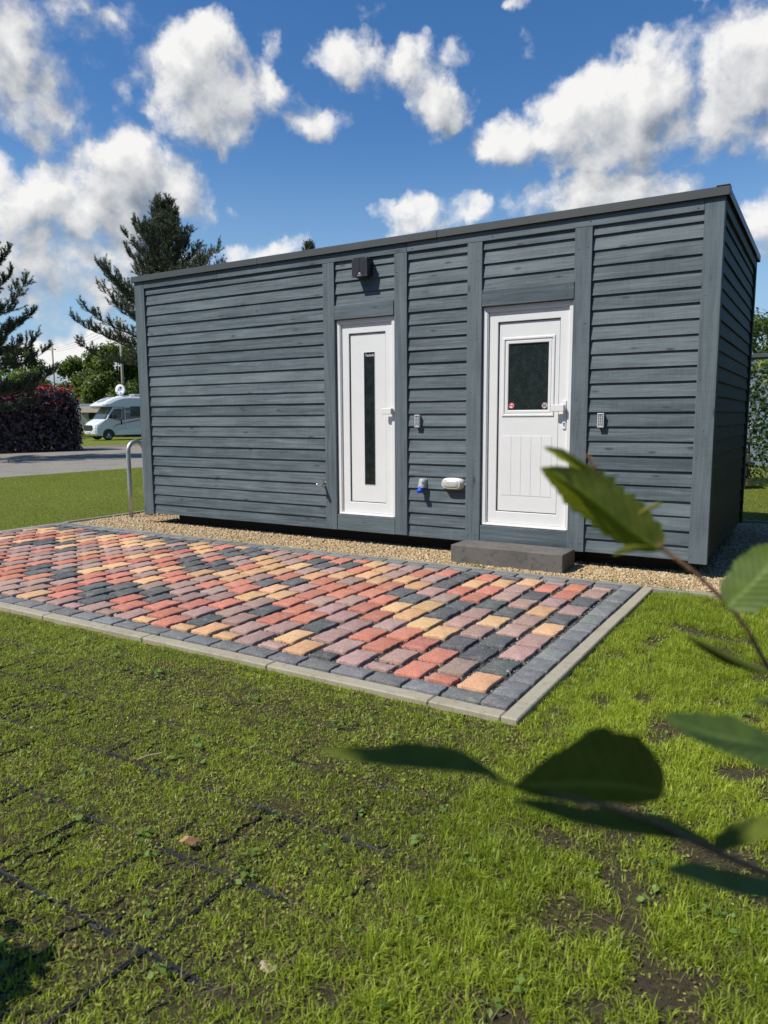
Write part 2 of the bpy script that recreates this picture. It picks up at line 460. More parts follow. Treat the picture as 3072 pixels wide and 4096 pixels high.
def fgleaf(name, c0, c1, vein, transl, tcol):
    m, g, b, o = newmat(name)
    uv = g.n('ShaderNodeUVMap').outputs[0]
    s = g.n('ShaderNodeSeparateXYZ', {0: uv})
    sx, tx = s.outputs[0], g.m('ABSOLUTE', g.m('SUBTRACT', s.outputs[1], .5))
    ph = g.m('SUBTRACT', g.m('MULTIPLY', sx, 10.0), g.m('MULTIPLY', tx, 6.0))
    fr = g.m('ABSOLUTE', g.m('SUBTRACT', g.m('FRACT', ph), .5))
    side = g.ramp(fr, .40, .5)
    mid = g.ramp(tx, .012, .045, 1, 0)
    tc = g.n('ShaderNodeTexCoord').outputs['Object']
    nn = g.noise(tc, 60, 5, .65)
    c = g.mix(g.ramp(nn, .3, .7), c0, c1)
    c = g.mix(g.m('MULTIPLY', g.m('MAXIMUM', g.m('MULTIPLY', side, .30), g.m('MULTIPLY', mid, .75)), 1.0), c, vein)
    setb(g, b, color=c, rough=.5 if transl > .23 else .75, spec=.35 if transl > .23 else .12, normal=g.bump(g.m('MULTIPLY_ADD', nn, .2, fr), .4, .002))
    tr = g.n('ShaderNodeBsdfTranslucent', {'Color': g.mix(g.m('MULTIPLY', mid, .6), g.mix(.5, c, tcol), vein)})
    ms = g.n('ShaderNodeMixShader', {0: transl, 1: b.outputs[0], 2: tr.outputs[0]})
    g.nt.links.new(ms.outputs[0], o.inputs[0])
    return m


M['fg1'] = fgleaf('hazel_leaf_young', (.105, .130, .012), (.19, .21, .022), (.42, .48, .05), .45, (.48, .52, .02))
M['fg2'] = fgleaf('hazel_leaf', (.070, .115, .020), (.120, .180, .032), (.20, .29, .07), .32, (.28, .40, .05))
M['fg3'] = fgleaf('hazel_leaf_underside', (.085, .112, .016), (.125, .158, .022), (.20, .25, .05), .23, (.20, .28, .03))


# ------------------------------------------------------------------ mesh helpers
def tag(o, label=None, cat=None, group=None, kind=None):
    if label: o['label'] = label
    if cat: o['category'] = cat
    if group: o['group'] = group
    if kind: o['kind'] = kind
    return o


def empty(name, loc=(0, 0, 0), rz=0.0):
    o = bpy.data.objects.new(name, None)
    o.empty_display_size = .1
    o.location = loc
    o.rotation_euler = (0, 0, rz)
    COL.objects.link(o)
    return o


class MB:
    def __init__(s):
        s.v, s.f, s.mi, s.gr, s.rn = [], [], [], [], []
        s.cm, s.cg, s.cr = 0, 'x', .5

    def face(s, idx):
        s.f.append(tuple(idx)); s.mi.append(s.cm); s.gr.append(s.cg); s.rn.append(s.cr)

    def add(s, pts):
        b = len(s.v)
        s.v.extend([tuple(p) for p in pts])
        return b

    def box(s, x0, x1, y0, y1, z0, z1, ch=0.0):
        if ch <= 0:
            b = s.add([(x0, y0, z0), (x1, y0, z0), (x1, y1, z0), (x0, y1, z0), (x0, y0, z1), (x1, y0, z1), (x1, y1, z1), (x0, y1, z1)])
            for q in ((3, 2, 1, 0), (4, 5, 6, 7), (0, 1, 5, 4), (1, 2, 6, 5), (2, 3, 7, 6), (3, 0, 4, 7)):
                s.face([b + i for i in q])
            return
        # chamfered box: 24 verts
        c = min(ch, (x1 - x0) * .45, (y1 - y0) * .45, (z1 - z0) * .45)
        X, Y, Z = (x0, x1), (y0, y1), (z0, z1)
        idx = {}
        for i in (0, 1):
            for j in (0, 1):
                for k in (0, 1):
                    sx, sy, sz = (1 if i == 0 else -1) * c, (1 if j == 0 else -1) * c, (1 if k == 0 else -1) * c
                    b = s.add([(X[i], Y[j] + sy, Z[k] + sz), (X[i] + sx, Y[j], Z[k] + sz), (X[i] + sx, Y[j] + sy, Z[k])])
                    idx[i, j, k] = b

        def q(*l):
            s.face(l)
        I = lambda i, j, k, a: idx[i, j, k] + a
        q(I(0, 0, 0, 0), I(0, 0, 1, 0), I(0, 1, 1, 0), I(0, 1, 0, 0)); q(I(1, 0, 0, 0), I(1, 1, 0, 0), I(1, 1, 1, 0), I(1, 0, 1, 0))
        q(I(0, 0, 0, 1), I(1, 0, 0, 1), I(1, 0, 1, 1), I(0, 0, 1, 1)); q(I(0, 1, 0, 1), I(0, 1, 1, 1), I(1, 1, 1, 1), I(1, 1, 0, 1))
        q(I(0, 0, 0, 2), I(0, 1, 0, 2), I(1, 1, 0, 2), I(1, 0, 0, 2)); q(I(0, 0, 1, 2), I(1, 0, 1, 2), I(1, 1, 1, 2), I(0, 1, 1, 2))
        for k in (0, 1):
            a, b_ = (0, 1) if k else (1, 0)
            for j in (0, 1):  # edges along x, between y face(1) and z face(2)
                L = [I(0, j, k, 1), I(1, j, k, 1), I(1, j, k, 2), I(0, j, k, 2)]
                q(*(L if (j == 0) == (k == 1) else L[::-1]))
            for i in (0, 1):  # edges along y, between x face(0) and z face(2)
                L = [I(i, 0, k, 0), I(i, 1, k, 0), I(i, 1, k, 2), I(i, 0, k, 2)]
                q(*(L if (i == 1) == (k == 1) else L[::-1]))
        for i in (0, 1):
            for j in (0, 1):
                L = [I(i, j, 0, 0), I(i, j, 1, 0), I(i, j, 1, 1), I(i, j, 0, 1)]
                q(*(L if (i == 0) != (j == 0) else L[::-1]))
        for i in (0, 1):
            for j in (0, 1):
                for k in (0, 1):
                    L = [I(i, j, k, 0), I(i, j, k, 1), I(i, j, k, 2)]
                    q(*(L if (i + j + k) % 2 == 0 else L[::-1])) if False else q(*(L if (i + j + k) % 2 == 1 else L[::-1]))

    def poly(s, pts, thick=None, n=None):
        b = s.add(pts)
        k = len(pts)
        if thick is None:
            s.face(range(b, b + k)); return
        n = Vector(n) * thick
        b2 = s.add([Vector(p) - n for p in pts])
        s.face(range(b, b + k))
        s.face(range(b2 + k - 1, b2 - 1, -1))
        for i in range(k):
            j = (i + 1) % k
            s.face((b + j, b + i, b2 + i, b2 + j))

    def tube(s, pts, r, n=8, cap=True):
        pts = [Vector(p) for p in pts]
        rs = r if isinstance(r, (list, tuple)) else [r] * len(pts)
        prev = None
        rings = []
        for i, p in enumerate(pts):
            t = (pts[min(i + 1, len(pts) - 1)] - pts[max(i - 1, 0)]).normalized()
            if prev is None:
                a = t.orthogonal().normalized()
            else:
                a = (prev - t * prev.dot(t))
                a = a.normalized() if a.length > 1e-6 else t.orthogonal().normalized()
            prev = a
            bb = t.cross(a)
            rings.append(s.add([p + (a * math.cos(2 * math.pi * k / n) + bb * math.sin(2 * math.pi * k / n)) * rs[i] for k in range(n)]))
        for i in range(len(rings) - 1):
            for k in range(n):
                s.face((rings[i] + k, rings[i] + (k + 1) % n, rings[i + 1] + (k + 1) % n, rings[i + 1] + k))
        if cap:
            s.face([rings[0] + k for k in range(n - 1, -1, -1)])
            s.face([rings[-1] + k for k in range(n)])

    def rings(s, loops, cap0=True, cap1=True):
        """loft closed loops of equal length"""
        n = len(loops[0])
        bs = [s.add(l) for l in loops]
        for i in range(len(bs) - 1):
            for k in range(n):
                s.face((bs[i] + k, bs[i] + (k + 1) % n, bs[i + 1] + (k + 1) % n, bs[i + 1] + k))
        if cap0: s.face([bs[0] + k for k in range(n - 1, -1, -1)])
        if cap1: s.face([bs[-1] + k for k in range(n)])

    def build(s, name, mats, parent=None, smooth=False, uv=False, bevel=0.0, xf=None):
        me = bpy.data.meshes.new(name)
        V = [xf(*p) for p in s.v] if xf else s.v
        me.from_pydata([tuple(p) for p in V], [], s.f)
        for m in (mats if isinstance(mats, (list, tuple)) else [mats]):
            me.materials.append(M[m] if isinstance(m, str) else m)
        me.polygons.foreach_set('material_index', s.mi)
        me.polygons.foreach_set('use_smooth', [smooth] * len(s.f))
        a = me.attributes.new('rnd', 'FLOAT', 'FACE')
        a.data.foreach_set('value', s.rn)
        if uv:
            ul = me.uv_layers.new(name='UVMap')
            co = []
            for fi, f in enumerate(s.f):
                gx, r = s.gr[fi], s.rn[fi]
                for vi in f:
                    x, y, z = s.v[vi]
                    if gx == 'x': u_, v_ = x, z + y
                    elif gx == 'z': u_, v_ = z, x + y
                    else: u_, v_ = y, z + x
                    co += [u_ + r * 37.3, v_ + r * 11.7]
            ul.data.foreach_set('uv', co)
        bmm = bmesh.new(); bmm.from_mesh(me); bmesh.ops.recalc_face_normals(bmm, faces=bmm.faces); bmm.to_mesh(me); bmm.free()
        me.update()
        o = bpy.data.objects.new(name, me)
        COL.objects.link(o)
        if parent: o.parent = parent
        if bevel:
            bm = o.modifiers.new('bevel', 'BEVEL')
            bm.width = bevel; bm.segments = 2; bm.limit_method = 'ANGLE'
        return o


def npmesh(name, V, F, mats, parent=None, tint=None, uv=None, mi=None, smooth=False, tintcol=None):
    """V (n,3), F (m,k) faces of one size; tint per-face float"""
    me = bpy.data.meshes.new(name)
    n, (mf, k) = len(V), F.shape
    me.vertices.add(n)
    me.vertices.foreach_set('co', np.ascontiguousarray(V, dtype=np.float32).ravel())
    me.loops.add(mf * k)
    me.loops.foreach_set('vertex_index', np.ascontiguousarray(F, dtype=np.int32).ravel())
    me.polygons.add(mf)
    me.polygons.foreach_set('loop_start', np.arange(0, mf * k, k, dtype=np.int32))
    me.polygons.foreach_set('loop_total', np.full(mf, k, dtype=np.int32))
    for m in (mats if isinstance(mats, (list, tuple)) else [mats]):
        me.materials.append(M[m])
    if mi is not None: me.polygons.foreach_set('material_index', np.ascontiguousarray(mi, dtype=np.int32))
    if smooth: me.polygons.foreach_set('use_smooth', np.ones(mf, dtype=bool))
    if tint is not None:
        a = me.attributes.new('tint', 'FLOAT', 'FACE')
        a.data.foreach_set('value', np.ascontiguousarray(tint, dtype=np.float32))
    if tintcol is not None:
        a = me.attributes.new('tint', 'FLOAT_COLOR', 'FACE')
        a.data.foreach_set('color', np.ascontiguousarray(tintcol, dtype=np.float32).ravel())
    if uv is not None:
        ul = me.uv_layers.new(name='UVMap')
        ul.data.foreach_set('uv', np.ascontiguousarray(uv[F.ravel()], dtype=np.float32).ravel())
    me.update(calc_edges=True)
    o = bpy.data.objects.new(name, me)
    COL.objects.link(o)
    if parent: o.parent = parent
    return o


def unit(a):
    return a / np.maximum(np.linalg.norm(a, axis=-1, keepdims=True), 1e-9)


def vnoise(x, y, seed=0):
    """cheap smooth value noise in numpy"""
    xi, yi = np.floor(x).astype(np.int64), np.floor(y).astype(np.int64)
    xf, yf = x - xi, y - yi
    xf, yf = xf * xf * (3 - 2 * xf), yf * yf * (3 - 2 * yf)

    def h(a, b):
        q = (a * 374761393 + b * 668265263 + seed * 1274126177) & 0x7fffffff
        q = ((q ^ (q >> 13)) * 1274126177) & 0x7fffffff
        return ((q ^ (q >> 16)) & 0xffff) / 65535.0
    return (h(xi, yi) * (1 - xf) + h(xi + 1, yi) * xf) * (1 - yf) + (h(xi, yi + 1) * (1 - xf) + h(xi + 1, yi + 1) * xf) * yf


def fbm(x, y, seed=0, oct=4):
    s, a, t = 0, 1.0, 0
    for i in range(oct):
        s = s + a * vnoise(x * 2 ** i, y * 2 ** i, seed + i * 17); t += a; a *= .5
    return s / t


def leaf_cards(P, N, size, aspect=1.5, jit=.5, seed=0, rng=None):
    """diamond leaves at points P facing roughly N; returns V, F (quads)"""
    rng = rng or RNG
    n = len(P)
    nn = unit(N + rng.normal(0, jit, (n, 3)))
    a = unit(np.cross(nn, unit(rng.normal(0, 1, (n, 3)))))
    b = np.cross(nn, a)
    sz = size * rng.uniform(.6, 1.3, (n, 1))
    V = np.stack([P - a * sz * aspect * .5, P + b * sz * .42 - a * sz * .08 + nn * sz * .10, P + a * sz * aspect * .5, P - b * sz * .42 - a * sz * .08 + nn * sz * .10], 1).reshape(-1, 3)
    F = np.arange(n * 4).reshape(n, 4)
    return V, F


# ------------------------------------------------------------------ ground
def sheet(name, pts, mat, z, kind='structure'):
    mb = MB()
    mb.poly([(x, y, z) for x, y in pts])
    return tag(mb.build(name, mat), kind=kind)


# base ground to the horizon, one sheet, with real relief near the camera
def make_ground():
    xs = np.concatenate([[-1500, -300, -80, -30], np.arange(-2, 2, .5), np.arange(2, 9.5, .03), [10, 14, 30, 100, 400, 1500]])
    ys = np.concatenate([[-1500, -200, -40, -12], np.arange(-7.5, -3.5, .03), np.arange(-3.5, -.5, .06), [0, 4, 10, 25, 60, 150, 400, 1500]])
    X, Y = np.meshgrid(xs, ys)
    near = ((X > 1.5) & (X < 9.6) & (Y > -7.6) & (Y < -.4)).astype(float)
    Z = -.034 + near * (.016 * (fbm(X * 1.5, Y * 1.5, 3, 3) - .5) + .020 * (fbm(X * 7, Y * 7, 5, 4) - .5))
    Z = np.where(near > 0, np.minimum(Z, -.024), -.06)
    nx, ny = len(xs), len(ys)
    V = np.stack([X, Y, Z], -1).reshape(-1, 3)
    i = np.arange(ny - 1)[:, None] * nx + np.arange(nx - 1)[None]
    F = np.stack([i, i + 1, i + nx + 1, i + nx], -1).reshape(-1, 4)
    o = npmesh('ground', V, F, 'soil', smooth=True)
    tag(o, kind='structure')


make_ground()
ROADX = -9.1
sheet('lawn', [(-.93, -9), (-.93, 14), (ROADX + .25, 14), (ROADX - .15, 3), (ROADX - .4, -9)], 'lawn', -.018)
sheet('road', [(ROADX - .4, -20), (ROADX - .15, 3), (ROADX + .25, 14), (ROADX + 2, 60), (-25.5, 60), (-22.6, 19.2), (-21.1, 13.2), (-21.0, -20)], 'asphalt', -.028)
sheet('roadside_strip', [(-21.0, -20), (-21.1, 13.2), (-22.6, 19.2), (-25.5, 60), (-26.6, 60), (-24.6, 21), (-26.5, 14), (-26.6, -20)], 'roadgravel', -.034)
sheet('far_lawn', [(-24.5, 20.5), (-26.6, 60), (-120, 110), (-160, -40), (-26.6, -20), (-26.6, 13)], 'lawn', -.040)
sheet('back_lawn', [(-.93, 14.01), (-.93, 3.84), (40, 3.84), (60, 70), (-6, 70)], 'lawn', -.020)
# gravel around the cabin
sheet('gravel_bed', [(-.85, -.53), (9.6, -.53), (9.6, 3.79), (-.85, 3.79)], 'gravelbed', -.016)


def pebbles(name, areas, n_per, size, mat, z, seed, lab=None):
    rng = np.random.default_rng(seed)
    P = []
    for (x0, x1, y0, y1, dens) in areas:
        n = int((x1 - x0) * (y1 - y0) * dens)
        P.append(np.stack([rng.uniform(x0, x1, n), rng.uniform(y0, y1, n)], 1))
    P = np.concatenate(P)
    n = len(P)
    base = np.array([(1, 0, 0), (0, 1, 0), (-1, 0, 0), (0, -1, 0), (.6, .6, .55), (-.6, .6, .6), (-.6, -.6, .5), (.6, -.6, .6), (0, 0, .95)])
    Fb = np.array([(0, 1, 4), (1, 2, 5), (2, 3, 6), (3, 0, 7), (0, 4, 7), (1, 5, 4), (2, 6, 5), (3, 7, 6), (4, 5, 8), (5, 6, 8), (6, 7, 8), (7, 4, 8)])
    sz = size * rng.lognormal(0, .32, (n, 1, 1))
    B = base[None] * np.array([1, 1, .75]) * rng.uniform(.65, 1.25, (n, 1, 3)) + rng.normal(0, .13, (n, 9, 3))
    B = B * sz
    a = rng.uniform(0, 6.283, n)
    ti = rng.normal(0, .35, n)
    ca, sa = np.cos(a)[:, None], np.sin(a)[:, None]
    x, y, zz = B[..., 0], B[..., 1], B[..., 2] + B[..., 0] * ti[:, None]
    V = np.stack([x * ca - y * sa + P[:, :1], x * sa + y * ca + P[:, 1:2], zz + z + rng.uniform(-.3, .25, (n, 1)) * sz[:, 0]], -1).reshape(-1, 3)
    F = (Fb[None] + np.arange(n)[:, None, None] * 9).reshape(-1, 3)
    o = npmesh(name, V, F, mat, tint=np.repeat(rng.uniform(0, 1, n), 12))
    return tag(o, lab, None, kind='stuff')


pebbles('gravel', [(-.84, 7.2, -.50, .45, 5200), (-.84, .0, .45, 2.0, 3000), (6.6, 8.6, .3, 3.75, 2600), (7.2, 9.4, -.5, .3, 3500)], 1, .0095, 'pebble', -.014, 5)


# ------------------------------------------------------------------ paving
PAL = dict(o=(.66, .395, .205), r=(.53, .200, .135), m=(.385, .250, .215), k=(.105, .112, .116))


def paver_geo(x0, x1, y0, y1, col, rng, wob=.006, dz=.004, n=24, top=0.0, rx=.022):
    cx, cy, hx, hy = (x0 + x1) / 2, (y0 + y1) / 2, (x1 - x0) / 2, (y1 - y0) / 2
    pts = []
    per = n // 4
    cor = [(hx, hy), (-hx, hy), (-hx, -hy), (hx, -hy)]
    for c in range(4):
        a, b = cor[c], cor[(c + 1) % 4]
        for i in range(per):
            t = i / per
            pts.append((a[0] + (b[0] - a[0]) * t, a[1] + (b[1] - a[1]) * t))
    p = np.array(pts)
    # round the corners a little and roughen the outline
    fx, fy = np.abs(p[:, 0]) / hx, np.abs(p[:, 1]) / hy
    corner = np.clip((fx + fy - 1.75) / .25, 0, 1)
    p *= (1 - corner * .02)[:, None]
    p += rng.normal(0, wob * .45, p.shape)
    # waisted long sides
    p[:, 0] *= 1 - .035 * np.cos(np.clip(p[:, 1] / hy, -1, 1) * 1.57)
    p[:, 1] *= 1 - .03 * np.cos(np.clip(p[:, 0] / hx, -1, 1) * 1.57)
    tx, ty, tz = rng.normal(0, .007), rng.normal(0, .007), rng.normal(0, dz * .35)
    rings_ = []
    for sc, z in ((.0, .0), (.92, .0), (.970, -.0018), (.995, -.0065), (1.0, -.045)):
        q = p * np.array([1 - (1 - sc) * .9, 1 - (1 - sc) * .75]) if sc else np.zeros((1, 2))
        zz = top + .004 + tz + z + q[:, 0] * tx + q[:, 1] * ty + (rng.normal(0, .0009, len(q)) if sc > .5 else 0)
        rings_.append(np.stack([q[:, 0] + cx, q[:, 1] + cy, zz], 1))
    V = np.concatenate(rings_)
    m = len(p)
    F = [(0, 1 + i, 1 + (i + 1) % m, 1 + (i + 1) % m) for i in range(m)]
    F = []
    for i in range(0, m, 2):
        F.append((0, 1 + i, 1 + (i + 1) % m, 1 + (i + 2) % m))
    for r in range(3):
        for i in range(m):
            a, b = 1 + r * m + i, 1 + r * m + (i + 1) % m
            F.append((a, a + m, b + m, b))
    c = np.array(col) * rng.uniform(.82, 1.15) * rng.uniform(.95, 1.05, 3)
    return V, np.array(F), c


def make_paving():
    rng = np.random.default_rng(21)
    Vs, Fs, Cs, off = [], [], [], 0

    def put(*a, **k):
        nonlocal off
        V, F, c = paver_geo(*a, **k)
        Vs.append(V); Fs.append(F + off); Cs.append(np.tile([*c, 1], (len(F), 1))); off += len(V)
    known = {0: 'okmmokmk', 1: 'rmkkmmomr', 2: 'rrkmokmkrm', 3: 'mmrommkmmo', 4: 'mrrokkrro', 5: 'kmrmoomro', 6: 'ommrokmkk', 7: 'mokmrrkom'}
    pitch, ln, gapx = .187, .228, .149
    x = 6.252
    ci = 0
    prev = {}
    while x > -.70:
        y = -3.285
        seq = known.get(ci, '')
        half = ci % 2 == 1
        k = 0
        while y < -.80:
            L = ln if not (half and k == 0) else .098
            L = min(L, -.775 - y)
            if L < .05: break
            if k < len(seq):
                ch = seq[k]
            else:
                ch = rng.choice(list('oorrrmmmkkk' 'omr'))
                if rng.random() < .30 and (k in prev): ch = prev[k]
            prev[k] = ch
            put(x - gapx - .004 + rng.normal(0, .003), x + rng.normal(0, .003), y + rng.normal(0, .003), y + L + rng.normal(0, .003), PAL[ch], rng)
            y += L + .041
            k += 1
        x -= pitch
        ci += 1
    kc = PAL['k']
    # border courses, charcoal
    x = 6.295
    while x > -.80:
        put(x - .212, x - .005, -3.438, -3.318, np.array((.180, .190, .195)), rng, wob=.003, dz=.002)
        put(x - .212, x - .005, -.745, -.622, np.array((.185, .195, .200)), rng, wob=.003, dz=.002)
        x -= .219
    y = -3.436
    first = True
    while y < -.64:
        L = .135 if first else .205
        first = False
        put(6.287, 6.424, y + .004, y + L - .005, np.array((.185, .195, .200)), rng, wob=.003, dz=.002)
        put(-.845, -.715, y + .004, y + L - .005, np.array((.185, .195, .200)), rng, wob=.003, dz=.002)
        y += L + .004
    V, F, Cc = np.concatenate(Vs), np.concatenate(Fs), np.concatenate(Cs)
    tag(npmesh('paving', V, F, 'paver', tintcol=Cc), kind='structure')
    sheet('paving_bed', [(-.86, -3.45), (6.43, -3.45), (6.43, -.61), (-.86, -.61)], 'joint', -.017)
    pebbles('joint_chippings', [(2.5, 6.42, -3.44, -.62, 9000), (-.85, 2.5, -3.44, -.62, 2500)], 1, .0042, 'chip', -.015, 31)
    # kerbs: lengths of concrete edging, butted
    mb = MB()
    rr = random.Random(4)

    def run(ax, a0, a1, c0, c1, z0, z1, L, m):
        a = a0
        mb.cm = m
        while a < a1 - .01:
            b = min(a + L, a1)
            dz = rr.uniform(-.003, .003)
            if ax == 'x': mb.box(a + .0015, b - .0015, c0 + rr.uniform(-.001, .001), c1, z0, z1 + dz, .006)
            else: mb.box(c0, c1 + rr.uniform(-.001, .001), a + .0015, b - .0015, z0, z1 + dz, .006)
            a = b
    run('x', -.94, 6.43, -3.530, -3.447, -.15, -.003, 1.0, 0)
    run('y', -3.530, -.545, 6.432, 6.512, -.15, -.003, 1.0, 0)
    run('x', -.94, 6.43, -.612, -.548, -.15, .000, 1.0, 1)
    run('x', 6.516, 9.6, -.625, -.565, -.15, .002, 1.0, 1)
    run('y', -3.447, -.613, -.935, -.866, -.15, .003, 1.0, 0)
    run('y', -.545, 3.84, -.925, -.865, -.15, .008, 1.0, 1)
    run('x', -.86, 9.6, 3.79, 3.84, -.15, .012, 1.0, 1)
    tag(mb.build('kerb', ['kerb', 'kerb_dirty']), kind='structure')


make_paving()


# ------------------------------------------------------------------ black plastic ground grid under the grass
def make_grid():
    mb = MB()
    rr = random.Random(9)
    T = .3475
    X1, Y1 = 6.53, -3.60

    def strip(pts, wdt, z0, z1):
        for (a, b) in zip(pts[:-1], pts[1:]):
            a, b = Vector(a), Vector(b)
            d = (b - a)
            if d.length < 1e-5: continue
            n = Vector((-d.y, d.x)).normalized() * wdt * .5
            p = [a + n, a - n, b - n, b + n]
            bz = mb.add([(q.x, q.y, z1 + rr.uniform(-.002, .002)) for q in p] + [(q.x, q.y, z0) for q in p])
            for f in ((0, 1, 2, 3), (0, 4, 5, 1), (1, 5, 6, 2), (2, 6, 7, 3), (3, 7, 4, 0)):
                mb.face([bz + i for i in f])
    nx, ny = 13, 8
    for i in range(nx):
        for j in range(ny):
            x1, y1 = X1 - i * T, Y1 - j * T
            x0, y0 = x1 - T, y1 - T
            if y0 < -6.6: continue
            dz = rr.uniform(-.004, .003)
            zt = -.0325 + dz
            # frame of each tile (two rims side by side make the bold lines)
            for (a, b) in (((x0, y0), (x1, y0)), ((x0, y1), (x1, y1))):
                o = .005 if a[1] == y0 else -.005
                zc = zt + rr.uniform(-.007, .003)
                xm_ = a[0] + (b[0] - a[0]) * rr.uniform(.3, .7)
                strip([(a[0], a[1] + o), (xm_, a[1] + o)], .008, -.07, zc)
                strip([(xm_, b[1] + o), (b[0], b[1] + o)], .008, -.07, zc + rr.uniform(-.006, .003))
            for (a, b) in (((x0, y0), (x0, y1)), ((x1, y0), (x1, y1))):
                o = .004 if a[0] == x0 else -.004
                strip([(a[0] + o, a[1]), (b[0] + o, b[1])], .004, -.07, zt + rr.uniform(-.006, .003))
            # wavy ribs making the cells
            k = 6
            for q in range(1, k):
                xc = x0 + T * q / k
                pts = []
                for t in range(13):
                    yy = y0 + T * t / 12
                    ph = (t % 4)
                    wv = (.010 if ph in (1, 2) else -.010) * (1 if q % 2 else -1)
                    pts.append((xc + wv, yy))
                strip(pts, .0035, -.07, zt - .001 + rr.uniform(-.007, .003))
            for q in range(0, k):
                xc = x0 + T * (q + .5) / k
                for t in (2, 5, 8, 11):
                    yy = y0 + T * (t + (.5 if q % 2 else -.8)) / 12
                    strip([(xc - T / k * .42, yy), (xc + T / k * .42, yy)], .003, -.07, zt - .012)
    o = mb.build('ground_grid', 'black')
    tag(o, 'black plastic honeycomb ground grid sunk in the sparse grass in front of the paving', 'ground grid')


make_grid()

# ------------------------------------------------------------------ cabin
L, W, ZT, ZB = 6.821, 2.91, 3.05, .108
cabin = tag(empty('utility_cabin', (0, 0, 0)), 'dark grey timber clad flat roofed cabin with two white doors', 'cabin')
BR = random.Random(5)


def screws(mb, pts, nrm, r=.0055):
    """round screw heads set into a board; nrm is the outward axis"""
    mb.cm = 1
    n = Vector(nrm)
    a = n.orthogonal().normalized()
    b = n.cross(a)
    for p in pts:
        p = Vector(p)
        mb.rings([[p + (a * math.cos(t * 1.0472) + b * math.sin(t * 1.0472)) * r * s + n * h for t in range(6)] for s, h in ((1.0, -.001), (.9, .002), (.45, .0032))], cap0=False)
    mb.cm = 0


def board(name, x0, x1, y0, y1, z0, z1, grain, mat='wood_trim', sc=(), nrm=(0, -1, 0), label=None):
    mb = MB()
    mb.cg, mb.cr = grain, BR.random()
    mb.box(x0, x1, y0, y1, z0, z1, .003)
    screws(mb, sc, nrm)
    o = mb.build(name, [mat, 'screw'], cabin, uv=True)
    if label: o['label'] = label
    return o


PITCH = .1253


def siding(u0, u1, xf, mat='wood', z_lo=.125, z_hi=2.968, lip=.016, inner=.034, seed=0):
    """lapped boards in (u, depth behind trim face, z)"""
    mb = MB()
    rr = random.Random(seed)
    mb.cg = 'x'
    z = .125
    while z < z_hi - .004:
        zt = z + PITCH
        if zt > z_lo + .004:
            a, b = max(z, z_lo), min(zt, z_hi)
            mb.cr = rr.random()
            k = (a - z) / PITCH
            kl = (b - z) / PITCH
            wob = rr.uniform(-.0015, .0015)
            ya, yb = lip + (inner - lip) * k + wob, lip + (inner - lip) * kl + wob
            du = rr.uniform(0, .002)
            n = max(2, int((u1 - u0) / .25))
            us = [u0 + du + (u1 - u0 - 2 * du) * i / n for i in range(n + 1)]
            bow = [rr.uniform(-.0012, .0012) for _ in us]
            bz = [rr.uniform(-.0008, .0008) for _ in us]
            rows = []
            for i, u in enumerate(us):
                rows.append([(u, ya + .022, a + bz[i]), (u, ya + .0015 + bow[i], a + bz[i]), (u, ya + bow[i], a + .0025 + bz[i]), (u, yb + .0 + bow[i], b + .012), (u, yb + .022, b + .012)])
            bs = [mb.add(r) for r in rows]
            for i in range(n):
                for q in range(4):
                    mb.face((bs[i] + q, bs[i + 1] + q, bs[i + 1] + q + 1, bs[i] + q + 1))
            for i in (0, n):
                mb.face([bs[i] + q for q in range(5)])
        z = zt
    return mb.build('siding', mat, cabin, uv=True, xf=xf)


fx = lambda u, d, z: (u, d, z)                       # front, facing -y
rx_ = lambda u, d, z: (L - d, u, z)                  # right end, facing +x
lx_ = lambda u, d, z: (d, u, z)                      # left end
bx_ = lambda u, d, z: (u, W - d, z)                  # rear
T0, T1, T2, T3, T4, T5 = (.0, .172), (2.930, 3.076), (3.810, 3.957), (4.612, 4.764), (5.634, 5.786), (6.672, L)
for i, (u0, u1, lo, hi) in enumerate([(T0[1], T1[0], .125, 2.968), (T1[1], T2[0], 2.40, 2.968), (T2[1], T3[0], .125, 2.968), (T3[1], T4[0], 2.40, 2.968), (T4[1], T5[0], .125, 2.968)]):
    siding(u0 - .004, u1 + .004, fx, z_lo=lo if lo < 1 else 2.50, z_hi=hi, seed=i + 1)
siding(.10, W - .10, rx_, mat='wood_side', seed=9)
siding(.10, W - .10, lx_, mat='wood', seed=10)
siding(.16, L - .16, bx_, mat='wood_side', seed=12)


def sp(x, z):
    return (x, -.0005, z)


board('corner_board', T0[0], T0[1], .0, .034, ZB, 3.052, 'z', sc=[sp(.15, 1.93), sp(.15, 1.02), sp(.15, .16)])
for (a, b), zb, seq in ((T1, .127, (2.80, 1.86, 1.42, .88)), (T2, .131, (2.80, 2.02, 1.55, .94)), (T3, .123, (2.80, 2.08, 1.58, .92)), (T4, .123, (2.80, 2.15, 1.49, .80))):
    pts = [sp(a + .035, 2.78), sp(b - .035, 2.79), sp(a + .035, .20), sp(b - .035, .20)]
    for k, z in enumerate(seq[1:]):
        pts.append(sp((a + .05) if k % 2 else (b - .045), z))
    board('trim_board', a, b, .0, .034, zb, 2.958, 'z', sc=pts)
board('corner_board', T5[0], T5[1], -.001, .034, ZB, 3.052, 'z', sc=[sp(6.71, 2.30), sp(6.70, 1.63), sp(6.745, 1.22), sp(6.70, 1.0), sp(6.695, .17)])
